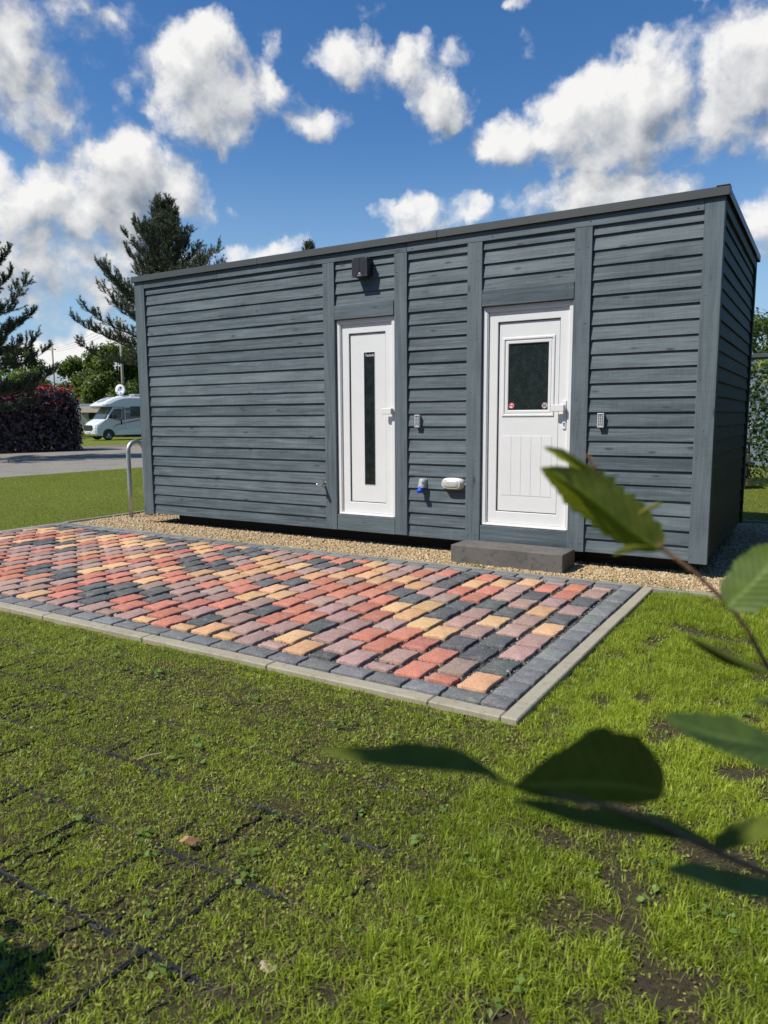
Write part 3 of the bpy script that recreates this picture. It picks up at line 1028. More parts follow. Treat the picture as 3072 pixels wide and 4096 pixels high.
# header band in four lengths
for a, b in ((T0[1] + .001, 1.42), (1.422, 3.955), (3.957, T5[0] - .001)):
    board('header_board', a, b, .001, .030, 2.960, 3.052, 'x', sc=[sp(a + .06, 2.985), sp((a * 2 + b) / 3, 2.99), sp((a + b * 2) / 3, 3.0), sp(b - .05, 2.985)])
for (a, b) in ((3.080, 3.806), (4.768, 5.640)):
    board('lintel_board', a, b, -.008, .030, 2.367, 2.512, 'x', sc=[(a + .06, -.0085, 2.48), (a + .06, -.0085, 2.40), (b - .06, -.0085, 2.48), (b - .06, -.0085, 2.40)])
    board('kick_board', a, b, .004, .030, .128, .298, 'x', sc=[((a + b) / 2 - .05, .0035, .27), ((a + b) / 2 - .05, .0035, .17)])
# right end boards
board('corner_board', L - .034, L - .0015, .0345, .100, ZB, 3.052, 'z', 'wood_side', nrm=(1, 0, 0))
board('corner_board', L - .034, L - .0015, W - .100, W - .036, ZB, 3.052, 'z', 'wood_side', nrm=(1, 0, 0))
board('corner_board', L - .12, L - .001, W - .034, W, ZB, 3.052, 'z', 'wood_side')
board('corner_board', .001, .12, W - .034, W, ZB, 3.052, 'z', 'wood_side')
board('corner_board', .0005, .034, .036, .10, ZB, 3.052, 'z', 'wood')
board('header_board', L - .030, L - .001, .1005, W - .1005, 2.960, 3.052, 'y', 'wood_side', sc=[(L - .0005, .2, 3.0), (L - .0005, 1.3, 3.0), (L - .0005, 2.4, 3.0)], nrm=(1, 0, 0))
board('header_board', .001, .030, .1005, W - .1005, 2.960, 3.052, 'y', 'wood')

# inner carcass and floor, roof deck, base beams
mb = MB()
mb.box(.085, 3.10, .085, W - .07, .14, 3.02); mb.box(3.10, 3.78, .16, W - .07, .14, 3.02); mb.box(3.78, 4.79, .085, W - .07, .14, 3.02)
mb.box(4.79, 5.62, .16, W - .07, .14, 3.02); mb.box(5.62, L - .085, .085, W - .07, .14, 3.02)
mb.build('inner_wall', 'dark', cabin)
mb = MB(); mb.box(.05, L - .05, .05, W - .05, .118, .136); mb.build('floor', 'dark', cabin)
for (a, b) in ((.42, 6.55),):
    mb = MB(); mb.box(a, b, .20, .38, -.05, .117); mb.build('base_beam', 'dark', cabin)
    mb = MB(); mb.box(a, b, W - .38, W - .20, -.05, .117); mb.build('base_beam', 'dark', cabin)
mb = MB(); mb.box(.0, L, .0, W, 3.053, 3.092); mb.build('roof', 'flash', cabin)
# folded roof edge flashing, joints between lengths
segs = [(-.026, 2.05), (2.053, 4.30), (4.303, L + .028)]
for k, (a, b) in enumerate(segs):
    mb = MB()
    o = .0015 * (k % 2)
    mb.box(a, b, -.027 - o, -.022, 3.047, 3.117, .002)
    mb.box(a, b, -.0215, .10, 3.113 + o, 3.118 + o, .001)
    mb.build('roof_flashing', 'flash', cabin)
for xa, xb in ((L + .0225, L + .028), (-.026, -.0205)):
    mb = MB()
    mb.box(xa, xb, -.0215, W + .022, 3.047, 3.117, .002)
    mb.build('roof_flashing', 'flash', cabin)
mb = MB(); mb.box(L - .08, L + .022, .1005, W - .0, 3.113, 3.118); mb.box(-.02, .08, .1005, W - .0, 3.113, 3.118)
mb.box(-.026, L + .028, W + .0225, W + .027, 3.047, 3.117, .002)
mb.build('roof_flashing', 'flash', cabin)
mb = MB()   # small folded corner cap
mb.box(L - .07, L + .0315, -.031, .06, 3.1195, 3.1265, .002)
mb.box(L + .0285, L + .0315, -.031, .06, 3.060, 3.119)
mb.build('flashing_cap', 'flash', cabin)


# ---- doors
def frame_ring(mb, x0, x1, z0, z1, wx, wz, y0, y1, ch=.004, wb=None):
    """four mitred rails as a ring; outer x0..z1, widths wx/wz"""
    wb = wz if wb is None else wb
    O = [(x0, z0), (x1, z0), (x1, z1), (x0, z1)]
    I = [(x0 + wx, z0 + wb), (x1 - wx, z0 + wb), (x1 - wx, z1 - wz), (x0 + wx, z1 - wz)]

    def ins(P, d):
        cx, cz = (x0 + x1) / 2, (z0 + z1) / 2
        return [(x + (d if x < cx else -d), z + (d if z < cz else -d)) for x, z in P]
    prof = [(O, y1), (O, y0 + ch), (ins(O, ch), y0), (ins(I, -ch), y0), (I, y0 + ch), (I, y1)]
    bs = [mb.add([(x, y, z) for x, z in P]) for P, y in prof]
    for a, b in zip(bs, bs[1:] + bs[:1]):
        for k in range(4):
            j = (k + 1) % 4
            mb.face((a + k, a + j, b + j, b + k))


def ring2(mb, O, I, y0, y1, ch=.002):
    """flat panel with a rectangular hole; O, I = (x0, x1, z0, z1)"""
    def loop(R, d):
        return [(R[0] + d, R[2] + d), (R[1] - d, R[2] + d), (R[1] - d, R[3] - d), (R[0] + d, R[3] - d)]
    prof = [(loop(O, 0), y1), (loop(O, 0), y0 + ch), (loop(O, ch), y0), (loop(I, -ch), y0), (loop(I, 0), y0 + ch), (loop(I, 0), y1)]
    bs = [mb.add([(x, y, z) for x, z in P]) for P, y in prof]
    for a, b in zip(bs, bs[1:] + bs[:1]):
        for k in range(4):
            j = (k + 1) % 4
            mb.face((a + k, a + j, b + j, b + k))


def text_mesh(s, size):
    cu = bpy.data.curves.new('lettering', 'FONT')
    cu.body = s
    cu.size = size
    cu.extrude = .0004
    cu.align_x = 'CENTER'
    ob = bpy.data.objects.new('lettering', cu)
    COL.objects.link(ob)
    bpy.context.view_layer.update()
    me = bpy.data.meshes.new_from_object(ob)
    bpy.data.objects.remove(ob)
    bpy.data.curves.remove(cu)
    return me


def handle(door, xc, zt):
    """white lever handle with long back plate, keyhole"""
    mb = MB()
    mb.box(xc - .016, xc + .016, .040, .0525, zt - .262, zt, .005)           # plate
    h = mb.build('handle', 'pvc', door)
    mb = MB()
    zl = zt - .072
    mb.box(xc - .013, xc + .013, .000, .0395, zl - .032, zl + .032, .006)
    mb.box(xc - .105, xc + .0125, -.022, -.0005, zl - .031, zl + .031, .004)
    mb.build('lever', 'pvc', h)
    mb = MB()
    c = [(xc + .008 * math.cos(t * .5236), .0392, zt - .212 + .008 * math.sin(t * .5236)) for t in range(12)]
    mb.poly(c, .001, (0, -1, 0)); mb.box(xc - .0045, xc + .0045, .0392, .0402, zt - .236, zt - .214)
    mb.build('keyhole', 'gasket', h)


def door(x0, x1, label):
    z0, z1 = .302, 2.366
    d = MB()
    # leaf rails and stiles, recessed from the frame
    lx0, lx1, lz0, lz1 = x0 + .052, x1 - .040, z0 + .026, z1 - .052
    frame_ring(d, lx0, lx1, lz0, lz1, .092, .094, .052, .09, .004, .112)
    dl = d.build('door', 'pvc', cabin)
    dl['label'] = label
    f = MB()
    frame_ring(f, x0, x1, z0, z1, .045, .045, .028, .10, .004, .018)
    frame_ring(f, x0 + .0455, x1 - .0335, z0 + .0185, z1 - .0455, .0065, .0065, .036, .10, .002)
    f.build('door_frame', 'pvc', dl)
    s = MB()
    s.box(x0 + .02, x1 - .02, .012, .0275, z0 + .002, z0 + .014, .002)
    s.build('threshold', 'pvc', dl)
    px0, px1, pz0, pz1 = lx0 + .092, lx1 - .092, lz0 + .112, lz1 - .094
    gk = MB()
    frame_ring(gk, px0 - .001, px1 + .001, pz0 - .001, pz1 + .001, .007, .007, .0625, .09, .001)
    gk.build('gasket', 'gasket', dl)
    return dl, (px0, px1, pz0, pz1)


dl, (a, b, c, d_) = door(3.080, 3.806, 'narrow white door with a tall dark glass slot')
gx0, gx1, gz0, gz1 = 3.400, 3.532, .630, 2.020
mb = MB()
ring2(mb, (a + .006, b - .006, c + .006, d_ - .006), (gx0, gx1, gz0, gz1), .070, .09)
frame_ring(mb, gx0 - .004, gx1 + .004, gz0 - .004, gz1 + .004, .004, .004, .067, .0704, .001)
mb.build('door_panel', 'pvc', dl)
mb = MB(); mb.box(gx0, gx1, .078, .086, gz0, gz1); mb.build('window_pane', 'glass', dl)
me = text_mesh('Technik', .040)
me.materials.append(M['white'])
t = bpy.data.objects.new('lettering', me); COL.objects.link(t); t.parent = dl
t.matrix_local = Matrix.Translation(((gx0 + gx1) / 2, .0772, 1.978)) @ Matrix.Rotation(rad(90), 4, 'X') @ Matrix.Diagonal((.86, 1, 1, 1))
handle(dl, 3.768, 1.478)

dl, (a, b, c, d_) = door(4.768, 5.640, 'wide white door with a square dark window and pressed panel grooves')
wx0, wx1, wz0, wz1 = 5.014, 5.400, 1.405, 2.016
mb = MB()
ring2(mb, (a + .006, b - .006, c + .006, d_ - .006), (wx0 - .03, wx1 + .03, wz0 - .03, wz1 + .03), .070, .09)
frame_ring(mb, wx0 - .060, wx1 + .060, wz0 - .060, wz1 + .060, .024, .024, .061, .0708, .005)
frame_ring(mb, wx0 - .030, wx1 + .030, wz0 - .030, wz1 + .030, .030, .030, .066, .088, .005)
# pressed tongue and groove panel
bx0, bx1, bz0, bz1 = 4.955, 5.447, .598, 1.165
n = 5
for i in range(n):
    u0, u1 = bx0 + (bx1 - bx0) * i / n, bx0 + (bx1 - bx0) * (i + 1) / n
    mb.box(u0 + .0015, u1 - .0015, .0675, .0705, bz0, bz1, .0022)
mb.build('door_panel', 'pvc', dl)
mb = MB(); mb.box(wx0 - .001, wx1 + .001, .080, .086, wz0 - .001, wz1 + .001); mb.build('window_pane', 'glass_drops', dl)
handle(dl, 5.566, 1.490)


def disc(mb, x, z, r0, r1, y, m, n=24):
    mb.cm = m
    if r0 <= 0:
        mb.poly([(x + r1 * math.cos(2 * math.pi * k / n), y, z + r1 * math.sin(2 * math.pi * k / n)) for k in range(n)], .0006, (0, -1, 0))
    else:
        a_ = mb.add([(x + r1 * math.cos(2 * math.pi * k / n), y, z + r1 * math.sin(2 * math.pi * k / n)) for k in range(n)])
        b_ = mb.add([(x + r0 * math.cos(2 * math.pi * k / n), y, z + r0 * math.sin(2 * math.pi * k / n)) for k in range(n)])
        for k in range(n):
            j = (k + 1) % n
            mb.face((a_ + k, a_ + j, b_ + j, b_ + k))


def bar(mb, x, z, l, wd, ang, y, m):
    mb.cm = m
    ca, sa = math.cos(ang), math.sin(ang)
    mb.poly([(x + u * ca - v * sa, y, z + u * sa + v * ca) for u, v in ((-l / 2, -wd / 2), (l / 2, -wd / 2), (l / 2, wd / 2), (-l / 2, wd / 2))])


mb = MB()   # no smoking sticker
x, z, r = 5.045, 1.447, .029
disc(mb, x, z, 0, r, .0788, 0); bar(mb, x - .003, z, .034, .007, 0, .0775, 2); bar(mb, x + .017, z, .004, .007, 0, .0775, 2)
bar(mb, x + .010, z + .009, .012, .002, 1.1, .0775, 2); bar(mb, x + .014, z + .011, .012, .002, 1.3, .0775, 2)
disc(mb, x, z, r * .76, r, .0770, 1); bar(mb, x, z, r * 1.6, .0065, -.785, .0765, 1)
o = mb.build('sticker', ['white', 'red', 'gasket'], dl); o['label'] = 'red no smoking sticker'
mb = MB()   # no dogs sticker
x, z = 5.368, 1.444
disc(mb, x, z, 0, r, .0788, 0)
mb.cm = 2
mb.poly([(x + u, .0775, z + v) for u, v in ((-.016, -.004), (-.012, .003), (.004, .006), (.007, .012), (.011, .015), (.017, .011), (.011, .007), (.008, -.002), (.010, -.014), (.006, -.014), (.004, -.005), (-.007, -.006), (-.010, -.015), (-.014, -.014), (-.012, -.006))])
disc(mb, x, z, r * .82, r * .93, .0770, 1); bar(mb, x, z, r * 1.7, .004, -.60, .0765, 1)
o = mb.build('sticker', ['pinkw', 'gasket', 'gasket'], dl); o['label'] = 'pale no dogs sticker'

# ------------------------------------------------------------------ fittings on the wall
# black box under the eaves
x0, x1, z0, z1 = 3.364, 3.548, 2.760, 2.948
wb = tag(empty('wall_box', ((x0 + x1) / 2, .0, z0)), 'square black plastic box mounted high above the narrow door', 'wall box')
off = Vector((-(x0 + x1) / 2, 0, -z0))
sh = lambda x, y, z: (x + off.x, y, z + off.z)
mb = MB(); mb.box(x0 + .006, x1 - .002, -.076, .03, z0 + .004, z1 - .004, .008); mb.build('housing', 'black', wb, xf=sh)
mb = MB()
xm, zs = (x0 + x1) / 2, z0 + .066
K = [(x0, z0), (x1, z0), (x1, z1), (x0, z1)]
b0 = mb.add([(x, -.0765, z) for x, z in K] + [(x, -.089, z) for x, z in K])
for k in range(4):
    mb.face((b0 + k, b0 + (k + 1) % 4, b0 + 4 + (k + 1) % 4, b0 + 4 + k))
p = mb.add([(xm - .002, -.0935, z1), (xm - .002, -.0935, zs), (x0 + .042, -.0905, z0), (xm + .002, -.0935, z1), (xm + .002, -.0935, zs), (x1 - .042, -.0905, z0), (xm, -.087, zs - .004), (x0 + .047, -.0895, z0), (x1 - .047, -.0895, z0), (xm, -.0885, z1), (xm, -.0885, zs)])
mb.face((b0 + 4, p + 2, p + 1, p + 0, b0 + 7)); mb.face((b0 + 5, b0 + 6, p + 3, p + 4, p + 5))
mb.face((p + 6, p + 7, p + 8)); mb.face((p + 0, p + 1, p + 10, p + 9)); mb.face((p + 3, p + 9, p + 10, p + 4)); mb.face((p + 1, p + 2, p + 7, p + 6)); mb.face((p + 4, p + 6, p + 8, p + 5)); mb.face((p + 1, p + 6, p + 10)); mb.face((p + 4, p + 10, p + 6))
mb.face((p + 2, b0 + 4, p + 7)); mb.face((p + 5, p + 8, b0 + 5)); mb.face((p + 7, b0 + 4, b0 + 5, p + 8))
fc = mb.build('front_cover', 'black', wb, xf=sh)
mb = MB()
for (u, v, l, wd, an) in ((-.006, .036, .016, .004, .9), (.006, .036, .016, .004, -.9), (0, .031, .010, .003, 0), (-.018, .018, .008, .003, 0), (0, .018, .008, .004, .7), (0, .013, .010, .003, 0), (.018, .020, .004, .004, 0), (.018, .013, .007, .003, 0), (-.018, .012, .008, .0025, 0)):
    bar(mb, xm + u, z0 + v, l, wd, an, -.0915, 0)
mb.build('emblem', 'white', wb, xf=sh)
for (u, v) in ((x0 + .010, z0 + .010), (x1 - .010, z0 + .010), (x0 + .010, z1 - .010), (x1 - .010, z1 - .010)):
    mb = MB(); mb.tube([(u, -.088, v), (u, -.092, v)], .0045, 8); mb.build('screw', 'steel', wb, xf=sh)


def keypad(x, z, label):
    k = tag(empty('keypad', (x, .018, z)), label, 'keypad', 'door code keypads')
    mb = MB(); mb.box(-.026, .026, -.030, .012, -.060, .060, .004); mb.build('housing', 'grey_pl', k)
    mb = MB(); frame_ring(mb, -.0285, .0285, -.063, .063, .010, .012, -.0365, -.0305, .003); mb.build('front_frame', 'silver', k)
    mb = MB(); mb.box(-.0185, .0185, -.0345, -.0305, -.051, .051); mb.build('key_field', 'gasket', k)
    mb = MB()
    for i in range(6):
        for j in (0, 1):
            u, v = (-.0085 if j == 0 else .0085), .037 - i * .0135
            mb.box(u - .0068, u + .0068, -.0385, -.0346, v - .0045, v + .0045, .0012)
    mb.box(-.013, .013, -.0375, -.0346, -.049, -.040, .001)
    mb.build('keys', 'silver', k)


keypad(4.080, 1.305, 'small silver keypad on the boards between the two doors')
keypad(5.908, 1.307, 'small silver keypad on the boards right of the wide door')

# outdoor tap
tp = tag(empty('water_tap', (2.905, .016, .626)), 'chrome outdoor tap low on the wall beside the narrow door', 'tap')
mb = MB()
mb.rings([[(.030 * (.72 if abs(math.sin(t)) < .3 else 1) * math.cos(t) * .85, y, .045 * math.sin(t)) for t in [2 * math.pi * k / 20 for k in range(20)]] for y in (.004, -.010, -.013)]); mb.build('wall_plate', 'steel', tp, smooth=False)
mb = MB(); mb.tube([(0, -.010, 0), (0, -.055, -.002), (-.004, -.10, -.004)], [.020, .016, .017], 12); mb.build('body', 'steel', tp, smooth=True)
mb = MB(); mb.tube([(-.004, -.07, -.004), (-.004, -.075, -.030), (-.004, -.075, -.062)], [.012, .013, .0105], 12); mb.tube([(-.004, -.075, -.045), (-.004, -.075, -.058)], .0145, 8); mb.build('spout', 'steel', tp, smooth=True)
mb = MB(); mb.tube([(-.004, -.10, -.004), (-.005, -.112, -.004), (-.006, -.140, -.005)], [.012, .020, .018], 10); mb.build('knob', 'steel', tp, smooth=True)

# power inlet with blue cap
ps = tag(empty('power_inlet', (4.135, .018, .68)), 'grey power inlet with blue cap low between the two doors', 'power socket')
mb = MB()
sec = lambda z, y, r, rr_=.0: [(r * math.cos(math.pi * k / 12), y - r * 1.15 * math.sin(math.pi * k / 12), z) for k in range(13)]
mb.rings([sec(.048, .012, .030), sec(.044, .006, .038), sec(.030, -.004, .040), (sec(-.040, -.026, .042))])
mb.box(-.044, .044, -.010, .014, -.046, .046, .004)
mb.build('housing', 'grey_pl', ps)
mb = MB(); mb.tube([(-.002, -.046, -.038), (-.004, -.060, -.072)], [.028, .027], 12); mb.box(-.028, .024, -.096, -.050, -.094, -.058, .006); mb.box(-.016, .014, -.104, -.0965, -.076, -.064, .002); mb.build('cap', 'blue_pl', ps)
mb = MB(); mb.box(.012, .026, -.058, -.046, .006, .014, .002); mb.build('latch_slot', 'gasket', ps)

# bulkhead lamp
bl = tag(empty('bulkhead_lamp', (4.476, .018, .69)), 'oval white bulkhead lamp low beside the wide door', 'wall lamp')


def oval(hx, hz, y, n=32, p=3.2):
    out = []
    for k in range(n):
        t = 2 * math.pi * k / n
        c, s_ = math.cos(t), math.sin(t)
        out.append((hx * math.copysign(abs(c) ** (2 / p), c), y, hz * math.copysign(abs(s_) ** (2 / p), s_)))
    return out


mb = MB(); mb.rings([oval(.118, .058, .014), oval(.118, .058, -.018), oval(.112, .053, -.026), oval(.110, .052, -.040)]); mb.build('base', 'lamp_pl', bl, smooth=False)
mb = MB()
for k, (s_, y) in enumerate(((1.0, -.036), (.95, -.050), (.90, -.064))):
    mb.rings([oval(.110 * s_, .052 * s_, y + .008), oval(.110 * s_, .052 * s_, y - .004), oval(.103 * s_, .047 * s_, y - .007), oval(.099 * s_, .043 * s_, y - .006)], cap0=False, cap1=False)
mb.build('guard', 'lamp_pl', bl)
mb = MB(); mb.rings([oval(.100, .046, -.035), oval(.096, .042, -.062), oval(.084, .034, -.074), oval(.05, .018, -.078)]); mb.build('lens', 'grey_pl', bl, smooth=True)
bl.children[-1].data.materials[0] = plain('frosted_lens', (.46, .47, .43), .25, 0, .08, 60)
mb = MB(); mb.box(.117, .150, -.012, .004, -.004, .004, .001); mb.build('cable_gland', 'lamp_pl', bl)

# step
mb = MB(); mb.box(4.648, 5.722, -.392, -.040, -.03, .154, .005)
tag(mb.build('concrete_step', 'step'), 'long grey concrete block step below the wide door', 'step')

# bike hoop
mb = MB()
r_ = .205
ya, yb, zc = .275, .545, .90
pts = [(-.60, ya, -.05), (-.60, ya, .4), (-.60, ya, zc)]
ym, rr2 = (ya + yb) / 2, (yb - ya) / 2
pts += [(-.60, ym - rr2 * math.cos(t * math.pi / 12), zc + rr2 * math.sin(t * math.pi / 12)) for t in range(1, 12)]
pts += [(-.60, yb, zc), (-.60, yb, .4), (-.60, yb, -.05)]
mb.tube(pts, .030, 16)
tag(mb.build('bike_hoop', 'galv', smooth=True), 'galvanised steel bike hoop in the gravel at the cabin corner', 'bike stand')


# ------------------------------------------------------------------ grass (nobody could count the blades)
def in_view(P, margin=.22):
    """keep what the photo or a camera a step aside could see"""
    d = P - np.array(mw.translation)
    z = d @ np.array(CF); x = d @ np.array(CR); y = d @ np.array(CU)
    return (z > .3) & (np.abs(x) < z * (.527 + margin) + .1) & (np.abs(y) < z * (.702 + margin) + .1)


def blades(P, h, wd, lean, az, tint, rng):
    n = len(P)
    ca, sa = np.cos(az), np.sin(az)
    D = np.stack([ca, sa, np.zeros(n)], 1)
    wa = az + np.pi / 2 + rng.normal(0, .5, n)
    Wv = np.stack([np.cos(wa), np.sin(wa), np.zeros(n)], 1) * (wd * .5)[:, None]
    up = np.array([0, 0, 1.0])
    m = P + D * (h * lean * .32)[:, None] + up * (h * .58 * (1 - .25 * lean))[:, None]
    t = P + D * (h * lean)[:, None] + up * (h * np.clip(1 - .55 * lean, .12, 1))[:, None]
    V = np.stack([P - Wv, P + Wv, m - Wv * .8, m + Wv * .8, t - Wv * .08, t + Wv * .08], 1).reshape(-1, 3)
    F = (np.array([[0, 1, 3, 2], [2, 3, 5, 4]])[None] + np.arange(n)[:, None, None] * 6).reshape(-1, 4)
    return V, F, np.repeat(tint, 2)


def soil_z(x, y):
    return np.minimum(-.034 + .016 * (fbm(x * 1.5, y * 1.5, 3, 3) - .5) + .020 * (fbm(x * 7, y * 7, 5, 4) - .5), -.024)


def make_grass():
    rng = np.random.default_rng(77)
    # candidate roots: tufts plus single blades
    x0, x1, y0, y1 = 2.0, 9.5, -6.6, -.63
    area = (x1 - x0) * (y1 - y0)
    nt = int(area * 2300)
    T = np.stack([rng.uniform(x0, x1, nt), rng.uniform(y0, y1, nt)], 1)
    ntb = rng.integers(4, 16, nt)
    tid = np.repeat(np.arange(nt), ntb)
    off = rng.normal(0, .011, (len(tid), 2))
    A = T[tid] + off
    azA = np.arctan2(off[:, 1], off[:, 0]) + rng.normal(0, .5, len(A))
    hA = np.repeat(np.where(rng.random(nt) < .12, 1.5, 1.0) * rng.uniform(.020, .048, nt), ntb) * rng.uniform(.6, 1.15, len(A))
    tA = np.repeat(rng.uniform(.25, .9, nt), ntb)
    nb = int(area * 8000)
    Bp = np.stack([rng.uniform(x0, x1, nb), rng.uniform(y0, y1, nb)], 1)
    azB = rng.uniform(0, 6.283, nb)
    hB = rng.uniform(.014, .040, nb)
    P = np.concatenate([A, Bp]); az = np.concatenate([azA, azB]); h = np.concatenate([hA, hB])
    tint = np.concatenate([tA, rng.uniform(.1, .8, nb)])
    x, y = P[:, 0], P[:, 1]
    paved = (x < 6.520) & (y > -3.540)
    big, mid, fine = fbm(x * .75, y * .75, 41, 3), fbm(x * 2.3, y * 2.3, 43, 3), fbm(x * 6.5, y * 6.5, 47, 2)
    right = np.clip((x - 6.4) / .35, 0, 1)
    dens = np.clip((.40 * big + .46 * mid + .44 * fine - .52) * (3.0 + 3.6 * right) + .82 - 1.06 * right, .30 - .26 * right, 1.0)
    # thin strip where the plastic ribs lie bare along the kerb
    bare = np.exp(-((x - 5.0) / 1.1) ** 2 - ((y + 3.85) / .28) ** 2) * (1 - right)
    dens = dens * (1 - .65 * bare)
    dens = dens * (.85 + .15 * right) + .10 * right * (fine > .36)
    edge = np.exp(-np.clip(np.minimum(np.abs(x - 6.53) + (y < -3.6) * .4, np.abs(y + 3.56) + (x > 6.55) * .4), 0, 1) / .07)
    dens = np.clip(dens + edge * .55, 0, 1)
    # few blades where the plastic ribs run
    gx, gy = np.abs(((6.53 - x) / .3475 + .5) % 1 - .5) * .3475, np.abs(((-3.60 - y) / .3475 + .5) % 1 - .5) * .3475
    ongrid = (x < 6.54) & (y < -3.58)
    gr = np.abs(((6.53 - x) / (.3475 / 6) + .5) % 1 - .5) * (.3475 / 6)
    dens = np.where(ongrid & ((gy < .013) | (gx < .006)), dens * .25, dens)
    dens = np.where(ongrid & (gr < .006), dens * .6, dens)
    keep = (rng.random(len(P)) < dens) & ~paved
    P3 = np.stack([x, y, soil_z(x, y) - .003], 1)
    keep &= in_view(P3)
    P3, az, h, tint, right, dens = P3[keep], az[keep], h[keep], tint[keep], right[keep], dens[keep]
    big2 = fbm(P3[:, 0] * .9, P3[:, 1] * .9, 61, 3)
    h = h * (.60 + .58 * right * dens + .5 * np.clip(big2 - .5, 0, 1))
    h *= 1.0 + .35 * np.clip((P3[:, 1] + 3.3) / 1.5, 0, 1) * right
    tint = np.clip(tint + .12 * right + (big2 - .5) * .8, 0, 1)
    n = len(P3)
    lean = np.clip(rng.normal(.60, .36, n), .1, 1.6)
    wd = rng.uniform(.0018, .0040, n)
    V, F, t = blades(P3, h, wd, lean, az, tint, rng)
    tag(npmesh('grass', V, F, 'grass', tint=t), kind='stuff')
    # straw and dead blades lying flat
    ns = 16000
    Q = np.stack([rng.uniform(2.5, 9.2, ns), rng.uniform(-6.4, -.7, ns)], 1)
    Q = Q[~((Q[:, 0] < 6.53) & (Q[:, 1] > -3.55))]
    Q3 = np.stack([Q[:, 0], Q[:, 1], soil_z(Q[:, 0], Q[:, 1]) + .006], 1)
    Q3 = Q3[in_view(Q3)]
    k = len(Q3)
    V, F, t = blades(Q3, rng.uniform(.02, .05, k), rng.uniform(.001, .002, k), rng.uniform(1.5, 2.0, k), rng.uniform(0, 6.28, k), rng.uniform(0, 1, k), rng)
    M['straw'] = foliage('dry_straw', (.16, .115, .05), (.42, .33, .17), .15, .7)
    tag(npmesh('dry_grass', V, F, 'straw', tint=t), kind='stuff')
    # moss, clover and litter close to the soil
    nm = 190000
    Q = np.stack([rng.uniform(2.2, 9.2, nm), rng.uniform(-6.4, -.66, nm)], 1)
    keepm = ~((Q[:, 0] < 6.525) & (Q[:, 1] > -3.545)) & (rng.random(nm) < np.where(Q[:, 0] < 6.6, 1.0, .45)) & (fbm(Q[:, 0] * 5, Q[:, 1] * 5, 71, 3) > .40)
    Q = Q[keepm]
    Q3 = np.stack([Q[:, 0], Q[:, 1], soil_z(Q[:, 0], Q[:, 1]) + rng.uniform(.001, .009, len(Q))], 1)
    Q3 = Q3[in_view(Q3)]
    V, F = leaf_cards(Q3, np.tile([0, 0, 1.0], (len(Q3), 1)), .0085, 1.5, .55, rng=rng)
    M['moss'] = foliage('moss_and_litter', (.090, .075, .030), (.36, .40, .060), .2, .7, (.3, .36, .05))
    tag(npmesh('moss', V, F, 'moss', tint=np.clip(rng.normal(.45, .32, len(F)), 0, 1)), kind='stuff')
    # small broad leaved weeds
    nw = 420
    Wp = np.stack([rng.uniform(3.5, 9.0, nw), rng.uniform(-6.2, -.8, nw)], 1)
    Wp = Wp[~((Wp[:, 0] < 6.6) & (Wp[:, 1] > -3.6))]
    W3 = np.stack([Wp[:, 0], Wp[:, 1], soil_z(Wp[:, 0], Wp[:, 1])], 1)
    W3 = W3[in_view(W3)]
    LP, LN = [], []
    for p in W3:
        m = rng.integers(3, 9)
        a = rng.uniform(0, 6.28, m)
        r = rng.uniform(.008, .030, m)
        LP.append(p + np.stack([np.cos(a) * r, np.sin(a) * r, rng.uniform(.012, .03, m)], 1))
        LN.append(np.stack([np.cos(a) * .35, np.sin(a) * .35, np.ones(m)], 1))
    V, F = leaf_cards(np.concatenate(LP), np.concatenate(LN), .019, 1.25, .25, rng=rng)
    tag(npmesh('weeds', V, F, 'weed', tint=rng.uniform(.2, 1, len(F)), smooth=True), kind='stuff')
    # mown lawn beyond the paving, and behind the cabin
    P = np.concatenate([np.stack([rng.uniform(-9, -.95, 110000), rng.uniform(-2.6, 9.5, 110000), np.full(110000, -.02)], 1),
                        np.stack([rng.uniform(3.5, 9.5, 26000), rng.uniform(3.86, 9.4, 26000), np.full(26000, -.02)], 1)])
    nrd = ROADX + np.where(P[:, 1] > 3, .0364 * (P[:, 1] - 3) - .15, .0208 * (P[:, 1] - 3) - .15)
    P = P[(P[:, 0] > nrd + rng.uniform(-.05, .1, len(P)))]
    P = P[in_view(P)]
    k = len(P)
    t = np.clip(.45 + (fbm(P[:, 0] * .8, P[:, 1] * .8, 91, 3) - .5) * .8 + rng.normal(0, .18, k), 0, 1)
    V, F, t = blades(P, rng.uniform(.018, .038, k), rng.uniform(.004, .007, k), rng.uniform(.2, 1.0, k), rng.uniform(0, 6.28, k), t, rng)
    M['grass2'] = foliage('lawn_blades', (.110, .150, .013), (.290, .335, .040), .35, .5, (.44, .52, .04))
    tag(npmesh('lawn_grass', V, F, 'grass2', tint=t), kind='stuff')
    # a few sprigs in the gravel and in the paving joints
    Ps = []
    for (cx, cy, s_, m) in ((4.95, -.46, .05, 60), (3.2, -.35, .10, 50), (6.25, -.50, .08, 40), (6.35, -3.36, .03, 30), (6.6, -.42, .12, 60), (7.4, -.45, .2, 90), (1.9, -.40, .1, 30), (2.6, -.62, .03, 20)):
        Ps.append(np.stack([rng.normal(cx, s_, m), rng.normal(cy, s_ * .5, m), np.full(m, -.015)], 1))
    P = np.concatenate(Ps); k = len(P)
    V, F, t = blades(P, rng.uniform(.02, .06, k), rng.uniform(.002, .006, k), rng.uniform(.2, 1.2, k), rng.uniform(0, 6.28, k), rng.uniform(.2, 1, k), rng)
    tag(npmesh('gravel_weeds', V, F, 'weed', tint=t), kind='stuff')


make_grass()

